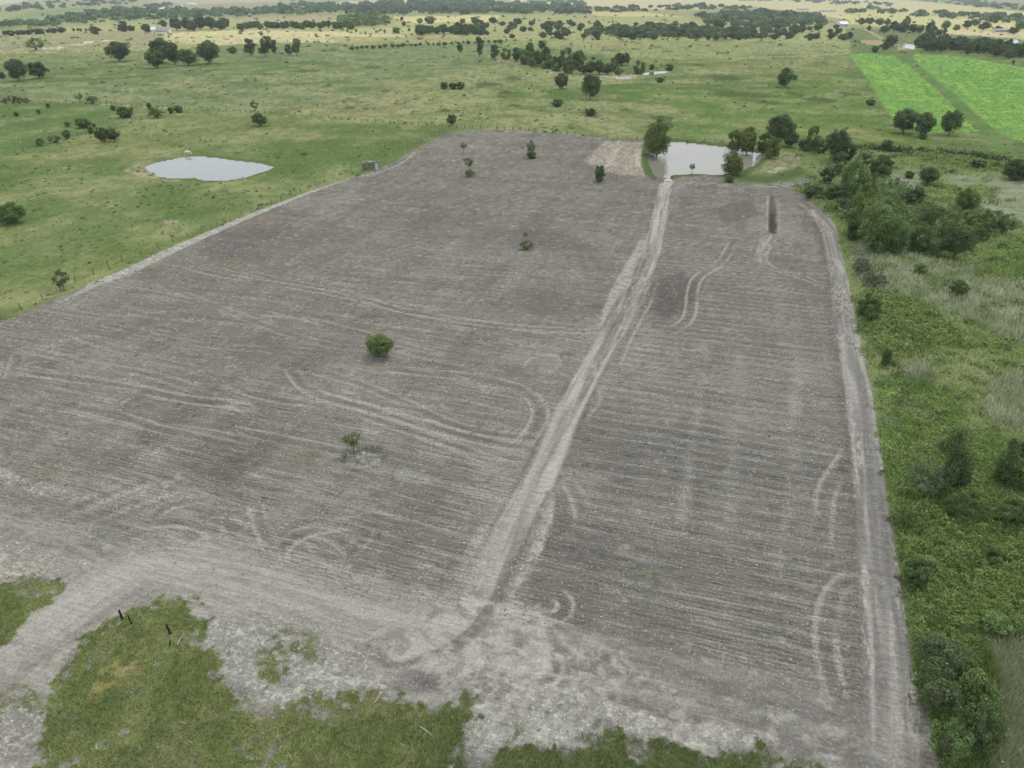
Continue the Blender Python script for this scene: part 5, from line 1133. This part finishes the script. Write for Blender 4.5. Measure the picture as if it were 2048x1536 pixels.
fence([(-40, 660), (0, 640), (55, 615), (99, 596), (137, 574), (243, 523), (300, 505), (362, 478), (419, 459), (473, 438), (588, 390), (670, 356), (714, 334), (793, 307), (825, 290), (872, 270), (905, 257)], 4.6, 1.4, .08, 'thin wire fence along the left edge of the bare field', seed=3)
fence([(1290, 279), (1340, 278), (1400, 282), (1450, 287)], 3.6, 1.2, .08, 'short post fence behind the right pond', seed=4)
# old charred posts in the near grass
def stub(px_base, px_top, r, mat, label, name='charred_post', group=None):
    X, Y = G(*px_base); v = (768 - px_top[1]) / F; h = CAMH - Y * (sp - v * cp) / (cp + v * sp); t = (Y * cp + (CAMH - h) * sp)
    X2 = t * (px_top[0] - 1024) / F; rg = random.Random(int(X * 100)); parts = []
    p = Vector((X, Y, -.05)); q = Vector((X2, Y, h)); n = 5; prev = p
    rings = []; V = []; Fq = []
    for k in range(n + 1):
        c = p.lerp(q, k / n); rk = r * (1 - .25 * k / n)
        for s in range(8):
            a = 6.283 * s / 8; j = rg.uniform(.8, 1.2); V.append((c.x + rk * j * math.cos(a) - X, c.y + rk * j * math.sin(a) - Y, c.z + (rg.uniform(-.1, .08) if k == n else 0)))
    for k in range(n):
        for s in range(8): Fq.append((k * 8 + s, k * 8 + (s + 1) % 8, (k + 1) * 8 + (s + 1) % 8, (k + 1) * 8 + s))
    V.append((X2 - X, 0, h - .05))
    me = bpy.data.meshes.new(name); me.from_pydata(V, [], Fq + [(n * 8 + s, n * 8 + (s + 1) % 8, len(V) - 1) for s in range(8)]); me.materials.append(M[mat])
    o = mobj(name, me); o.location = (X, Y, 0); return tag(o, label, 'post', group)
stub((245, 1239), (238, 1221), .11, 'char', 'thick black charred post on the grass edge, farthest left')
stub((264, 1248), (256, 1232), .07, 'char', 'thinner black post just right of the leftmost charred post')
stub((341, 1268), (333, 1250), .11, 'char', 'black charred post farthest right in the near grass')
stub((339, 1292), (340, 1280), .07, 'char', 'short dark stub right below the rightmost charred post')
# ------------------------------------------------------------------ dead wood
def dead_shrub(x, y0, y1, w, label, n=26, name='dead_shrub', rad=.02):
    X, Y, W, h = fit(x, y0, y1, w); rg = random.Random(int(x)); parts = []
    def grow(p, d, L, r, lev):
        e = p + d * L; parts.append(tube(p, e, r, r * .6, 3))
        if lev:
            for _ in range(3):
                nd_ = (d + Vector((rg.gauss(0, .45), rg.gauss(0, .45), rg.gauss(0, .25)))).normalized(); grow(p + d * L * rg.uniform(.5, 1), nd_, L * .65, r * .6, lev - 1)
    for k in range(9):
        a = rg.uniform(0, 6.28); d = Vector((math.cos(a) * .75, math.sin(a) * .75, rg.uniform(.5, 1.1))).normalized(); grow(Vector((0, 0, 0)), d, .5 * max(W * .5, h) * rg.uniform(.8, 1.1), rad * W / 2, 3)
    V, Fq = join(parts); o = mobj(name, mesh_np(name, V, Fq, M['pale'])); o.location = (X, Y, 0); return tag(o, label, 'dead shrub')
dead_shrub(1727, 478, 512, 50, 'bare pale branched shrub at the field edge below the big green trees', rad=.025)
dead_shrub(1752, 545, 572, 44, 'low tangle of dead grey branches beside the field edge', rad=.015)
dead_shrub(1838, 715, 770, 56, 'bushy dead grey brush below the upper bramble', rad=.012)
dead_shrub(1290, 362, 382, 26, 'small leafless bush standing over a brush heap near the culvert', rad=.012)
dead_shrub(1775, 820, 860, 36, 'small dead twiggy brush beside the right track', rad=.012)
dead_shrub(60, 1165, 1200, 60, 'thin dead twigs over the grass patch at the left edge', rad=.01)
def branch(a, b, r, label, z=.15):
    x0, y0 = G(*a); x1, y1 = G(*b); rg = random.Random(int(a[0])); p = Vector((x0, y0, z)); q = Vector((x1, y1, z)); mid = p.lerp(q, .5) + Vector((0, 0, .12)); L = (q - p).length
    parts = [tube((0, 0, z), tuple(mid - Vector((x0, y0, 0))), r, r * .8), tube(tuple(mid - Vector((x0, y0, 0))), tuple(q - Vector((x0, y0, 0))), r * .8, r * .3)]
    for k in range(4):
        s = p.lerp(q, rg.uniform(.3, .8)) - Vector((x0, y0, 0)); parts.append(tube(tuple(s), (s.x + rg.gauss(0, L * .2), s.y + rg.gauss(0, L * .2), z + rg.uniform(0, .3)), r * .4, r * .15, 3))
    V, Fq = join(parts); o = mobj('fallen_branch', mesh_np('fallen_branch', V, Fq, M['pale'])); o.location = (x0, y0, 0); return tag(o, label, 'branch')
branch((355, 1293), (370, 1268), .05, 'pale broken fence rail lying right of the charred posts')
branch((750, 1408), (766, 1386), .05, 'pale split stick lying where chalk meets the near grass')
branch((840, 1455), (866, 1476), .05, 'thin straw coloured branch lying in the near grass')
branch((1755, 742), (1770, 752), .05, 'short pale stick beside the right track below the bramble')
branch((1768, 798), (1790, 786), .06, 'pale log pointing right at the scrub edge, middle of the right track')
branch((170, 1250), (192, 1243), .05, 'pale stick lying flat on the dirt road edge')
# white blossom on the near shrub
rng = np.random.default_rng(5); bl = []
for k in range(46):
    x = rng.normal(1905, 38); y = rng.normal(1340, 45); X, Y = G(x, y, 1.8); bl.append((X, Y, 1.8 + rng.uniform(-.2, .5)))
for x, y in [(1946, 1444), (1950, 1450), (1952, 1476), (1973, 1477), (2002, 1504), (2005, 1525), (1918, 1464)]: X, Y = G(x, y, .6); bl.append((X, Y, .7))
V, Fq = leaf_quads(np.array(bl), np.tile([0, -.3, 1.], (len(bl), 1)) + rng.normal(size=(len(bl), 3)) * .2, .045, rng, .9)
tag(mobj('white_blossoms', mesh_np('white_blossoms', V, Fq, M['bird'])), 'tiny white blossoms dotted over the dark near shrub at the lower right', 'blossoms', kind='stuff')

# ------------------------------------------------------------------ buildings
def box_me(name, sx, sy, sz, mat):
    V = [(x * sx / 2, y * sy / 2, z * sz) for z in (0, 1) for x, y in ((-1, -1), (1, -1), (1, 1), (-1, 1))]
    Fq = [(0, 3, 2, 1), (4, 5, 6, 7), (0, 1, 5, 4), (1, 2, 6, 5), (2, 3, 7, 6), (3, 0, 4, 7)]
    me = bpy.data.meshes.new(name); me.from_pydata(V, [], Fq); me.materials.append(M[mat]); return me
def part_box(name, parent, loc, size, mat, rz=0, rx=0, ry=0):
    o = mobj(name, box_me(name, *size, mat), parent); o.location = loc; o.rotation_euler = (rx, ry, rz); return o
def gable(root, loc, sx, sy, h, rise, wall, roof, nwin=3, doors=1, tp='wall'):
    lx, ly, lz = loc
    V = [(-sx / 2, -sy / 2, 0), (sx / 2, -sy / 2, 0), (sx / 2, sy / 2, 0), (-sx / 2, sy / 2, 0), (-sx / 2, -sy / 2, h), (sx / 2, -sy / 2, h), (sx / 2, sy / 2, h), (-sx / 2, sy / 2, h), (-sx / 2, 0, h + rise), (sx / 2, 0, h + rise)]
    Fq = [(0, 1, 5, 4), (2, 3, 7, 6), (1, 2, 6, 9, 5), (3, 0, 4, 8, 7)]
    me = bpy.data.meshes.new('wall'); me.from_pydata(V, [], Fq); me.materials.append(M[wall]); o = mobj('wall', me, root); o.location = loc
    e = .5; s = rise / (sy / 2); th = .12
    for sg in (-1, 1):
        yo = sg * (sy / 2 + e); zo = h - s * e + .04
        V = [(-sx / 2 - e, yo, zo), (sx / 2 + e, yo, zo), (sx / 2 + e, 0, h + rise + .04), (-sx / 2 - e, 0, h + rise + .04)]; V += [(a, b, c + th) for a, b, c in V]
        me = bpy.data.meshes.new('roof'); me.from_pydata(V, [], [(0, 3, 2, 1), (4, 5, 6, 7), (0, 1, 5, 4), (1, 2, 6, 5), (2, 3, 7, 6), (3, 0, 4, 7)]); me.materials.append(M[roof]); o = mobj('roof', me, root); o.location = loc
    for k in range(nwin):
        x = lx - sx / 2 + sx * (k + .5) / (nwin + doors)
        w = part_box('window', root, (x, ly - sy / 2 - .03, lz + h * .38), (sx * .09 + .5, .06, h * .38), 'glass')
        f = mobj('frame', box_me('frame', sx * .09 + .8, .04, .12, 'white'), w); f.location = (0, -.03, h * .38)
    for k in range(doors):
        part_box('door', root, (lx + sx / 2 - sx * .5 / (nwin + doors), ly - sy / 2 - .03, lz), (1.2, .06, h * .75), 'wood')
def house(x, y, label, name='farmhouse', rz=0, cat='house'):
    X, Y = G(x, y); root = link(bpy.data.objects.new(name, None)); root.location = (X, Y, 0); root.rotation_euler = (0, 0, rz); return tag(root, label, cat), mpp_at(Y)
h, m = house(325, 66, 'far white farmhouse with a grey roof at the left between trees')
gable(h, (3 * m, 0, 0), 26 * m, 10 * m, 6.0 * m, 4.5 * m, 'white', 'roofg', 4); gable(h, (-15 * m, -2 * m, 0), 9 * m, 9 * m, 7 * m, 4 * m, 'white', 'white', 1, 1)
part_box('chimney', h, (8 * m, 2, 8 * m), (1.2, 1.2, 4 * m), 'wood')
h, m = house(1681, 53, 'white ranch house with a pale gable roof and porch at the upper right', rz=.25)
gable(h, (4 * m, 0, 0), 18 * m, 12 * m, 5 * m, 4 * m, 'white', 'white', 3); gable(h, (-9 * m, -2 * m, 0), 16 * m, 8 * m, 3.2 * m, 2.4 * m, 'white', 'roofg', 3)
for q in range(4): part_box('porch_post', h, ((-4 + q * 5) * m, -8 * m, 0), (.4, .4, 4 * m), 'white')
part_box('porch_roof', h, (4 * m, -7 * m, 4 * m), (18 * m, 4 * m, .25), 'white')
h, m = house(2000, 65, 'long low grey house among trees near the right edge of the background')
gable(h, (4 * m, 0, 0), 36 * m, 9 * m, 5 * m, 2 * m, 'hall', 'roofg', 6, 2)
h, m = house(2019, 91, 'barn with a pale blue hipped roof behind the dark tree belt', name='barn', cat='barn')
gable(h, (0, 0, 0), 24 * m, 14 * m, 5 * m, 5 * m, 'white', 'roofb', 3)
h, m = house(1981, 88, 'small white outbuilding left of the pale blue barn roof', name='outbuilding', cat='shed')
gable(h, (0, 0, 0), 12 * m, 6 * m, 3.4 * m, 1.6 * m, 'white', 'roofg', 2)
for k, (x, y, w, c, lab) in enumerate([(271, 21, 14, 'white', 'white shed left of the pale blue one in the far left village'), (297, 19, 17, 'roofb', 'pale blue roofed shed in the far left village'),
                                       (326, 20, 17, 'white', 'long white shed right of the pale blue one in the far left village'), (245, 25, 7, 'white', 'tiny white house among trees of the far left village'),
                                       (219, 29, 9, 'white', 'small white hut below the others in the far left village'), (350, 12, 26, 'roofg', 'long pale grey shed on the upper edge of the far left village'),
                                       (195, 12, 14, 'hall', 'pale house half hidden in the upper left wood'), (182, 28, 6, 'white', 'leftmost tiny white hut of the far left village'),
                                       (385, 11, 16, 'white', 'rightmost pale shed of the far left village'), (1605, 21, 22, 'hall', 'pale flat roofed shed among trees left of the ranch house'),
                                       (1525, 23, 12, 'hall', 'small pale barn at the left end of the right background'), (1655, 24, 28, 'hall', 'long pale barn above the white ranch house'),
                                       (1060, 8, 12, 'hall', 'pinkish house in the middle of the skyline trees')]):
    h, m = house(x, y, lab, name='shed', cat='shed'); gable(h, (0, 0, 0), w * m, w * m * .55, 2.6 * m, 1.3 * m, 'hall' if c == 'hall' else 'white', c if c != 'hall' else 'roofg', 3)
# ruined shed at the field edge
X, Y = G(741, 341); m = mpp_at(Y); sh = link(bpy.data.objects.new('ruined_shed', None)); sh.location = (X, Y, 0); tag(sh, 'collapsed open shed with pale blue metal sheets beside the bare field', 'shed')
W = 30 * m
for dx in (-W / 2, -W / 2 + 1.1, W / 2 - .7, W / 2):
    for dy in (0, 2.6): part_box('post', sh, (dx, dy, 0), (.18, .18, 2.3), 'wood')
for k in range(6): part_box('board', sh, (-W / 2 + .1 + k * .02, .2 + k * .45, 0), (.08, .4, 2.1 - .12 * (k % 3)), 'wood' if k % 2 else 'tan')
for k in range(4): part_box('board', sh, (-W / 2 + .25 + k * .32, -.05, 0), (.28, .06, 2.0 - .3 * (k % 2)), 'wood')
for k in range(8): part_box('board', sh, (-W / 2 + 1.6 + k * .42, 2.7, .2), (.38, .06, 1.6 + .15 * (k % 3)), 'tan' if k % 3 else 'wood')
part_box('beam', sh, (0, 2.6, 2.3), (W + .4, .2, .25), 'tan'); part_box('beam', sh, (-.3, 0.0, 2.25), (W, .16, .16), 'wood'); part_box('beam', sh, (-W / 2 + .1, 1.3, 2.3), (.2, 3.0, .16), 'pale')
for k in range(3): part_box('roof_sheet', sh, (-W / 2 + .9 + k * 1.3, 2.0, 2.5), (1.25, 1.3, .04), 'wood' if k != 1 else 'tan', rz=.06 * k)
part_box('metal_sheet', sh, (W / 2 - .55, -.15, 0), (.5, .05, 2.3), 'sheet', ry=.05); part_box('metal_sheet', sh, (W / 2 + .15, -.1, 0), (.42, .05, 2.4), 'sheet', ry=-.12)
for k in range(5): part_box('debris_board', sh, (.4 + k * .3, -.7 - .2 * (k % 2), .05 + .05 * k), (1.6, .2, .06), 'pale' if k % 2 else 'wood', rz=.3 * k - .5, ry=.1)
# culvert at the right pond
X, Y = G(1336, 361); cv = link(bpy.data.objects.new('culvert', None)); cv.location = (X, Y, 0); tag(cv, 'pale concrete culvert lip between the right pond and the dirt track', 'culvert')
part_box('lip', cv, (0, .2, -.1), (1.5, .9, .3), 'conc', rz=.3)
part_box('side_wall', cv, (-.8, -.3, -.2), (.25, 2.4, .45), 'conc', rz=-.6); part_box('side_wall', cv, (.9, -.1, -.2), (.25, 1.6, .4), 'conc', rz=-.4)

# ------------------------------------------------------------------ animals
def skin_obj(name, verts, edges, radii, mat, parent=None, root=0, sub=2):
    me = bpy.data.meshes.new(name); me.from_pydata(verts, edges, []); me.materials.append(M[mat]); o = mobj(name, me, parent)
    md = o.modifiers.new('Skin', 'SKIN'); md.use_smooth_shade = True
    for k, r in enumerate(radii): me.skin_vertices[0].data[k].radius = (r, r) if not isinstance(r, tuple) else r; me.skin_vertices[0].data[k].use_root = (k == root)
    s = o.modifiers.new('Subdivision', 'SUBSURF'); s.levels = 1; s.render_levels = sub; return o
def horse(x, y, label, mat, size, rz, name, cat, head=.35):
    """body along +X, head lowered to drink or graze; size = length of the body in m"""
    V = [(0, 0, 1.12), (.35, 0, 1.1), (.75, 0, 1.12), (1.05, 0, 1.22), (-.35, 0, 1.18), (1.35, 0, 1.08), (1.62, 0, .75), (1.75, 0, .42), (1.86, 0, head * .5)]
    E = [(0, 1), (1, 2), (2, 3), (0, 4), (3, 5), (5, 6), (6, 7), (7, 8)]; R = [.30, .30, .29, .24, .27, .16, .12, .11, .06]
    def add(p, r, to): V.append(p); R.append(r); E.append((to, len(V) - 1)); return len(V) - 1
    for sy in (-.17, .17):
        a = add((.85, sy, .85), .13, 2); a = add((.87, sy, .5), .07, a); a = add((.86, sy, .12), .045, a); add((.9, sy, .02), .065, a)
        a = add((-.45, sy, .92), .17, 4); a = add((-.35, sy, .66), .11, a); a = add((-.56, sy, .46), .07, a); a = add((-.53, sy, .12), .045, a); add((-.49, sy, .02), .065, a)
    root = link(bpy.data.objects.new(name, None)); X, Y = G(x, y); root.location = (X, Y, 0); root.rotation_euler = (0, 0, rz); k = size / 2.2; root.scale = (k, k, k)
    skin_obj('body', V, E, R, mat, root)
    skin_obj('tail', [(-.6, 0, 1.25), (-.75, 0, 1.05), (-.78, 0, .6)], [(0, 1), (1, 2)], [.05, .07, .04], mat, root, sub=1)
    for s in (-1, 1): skin_obj('ear', [(1.66, .06 * s, .62), (1.60, .09 * s, .76)], [(0, 1)], [.035, .015], mat, root, sub=1)
    skin_obj('mane', [(1.0, 0, 1.45), (1.3, 0, 1.26), (1.55, 0, .95)], [(0, 1), (1, 2)], [(.03, .07), (.03, .07), (.03, .05)], mat, root, sub=1)
    return tag(root, label, cat)
horse(374, 309.5, 'white horse drinking at the far bank of the left pond', 'horse', 2.2, -.1, 'horse', 'horse')
horse(606, 313, 'small brown animal grazing in the pasture right of the left pond', 'brown', 1.9, .15, 'foal', 'foal')
for k, (x, y) in enumerate([(461, 38), (467, 37.3), (493, 36)]):
    horse(x, y, ['leftmost', 'middle', 'rightmost'][k] + ' tiny white animal grazing on the far tan field', 'horse', 3.0, k, 'cow', 'cattle')['group'] = 'white cattle on the far tan field'
# egret
X, Y = G(41, 287); eg = link(bpy.data.objects.new('egret', None)); eg.location = (X, Y, 0); tag(eg, 'small white egret standing on the green field at the left edge', 'bird')
skin_obj('body', [(0, 0, .5), (.2, 0, .52), (.35, 0, .62), (.38, 0, .85), (.5, 0, .9), (-.25, 0, .42)], [(0, 1), (1, 2), (2, 3), (3, 4), (0, 5)], [.16, .15, .06, .04, .03, .05], 'bird', eg)
for s in (-.05, .05): skin_obj('leg', [(.02, s, .4), (.0, s, .2), (.02, s, 0)], [(0, 1), (1, 2)], [.02, .015, .015], 'char', eg, sub=1)

# ------------------------------------------------------------------ air
HZ = 1
if HZ:
    me = box_me('haze', 60000, 60000, 58.0, 'white'); me.materials.clear()
    hm, t, o = nt('thin_air'); v = nd(t, 'ShaderNodeVolumePrincipled'); v.inputs['Color'].default_value = (.86, .93, 1.0, 1); v.inputs['Density'].default_value = .000075; v.inputs['Anisotropy'].default_value = .2
    t.links.new(v.outputs[0], o.inputs['Volume']); me.materials.append(hm)
    hz = mobj('haze', me); hz.location = (0, 29000, -3.0); tag(hz, kind='stuff', label='thin pale summer haze over the far fields', cat='haze')
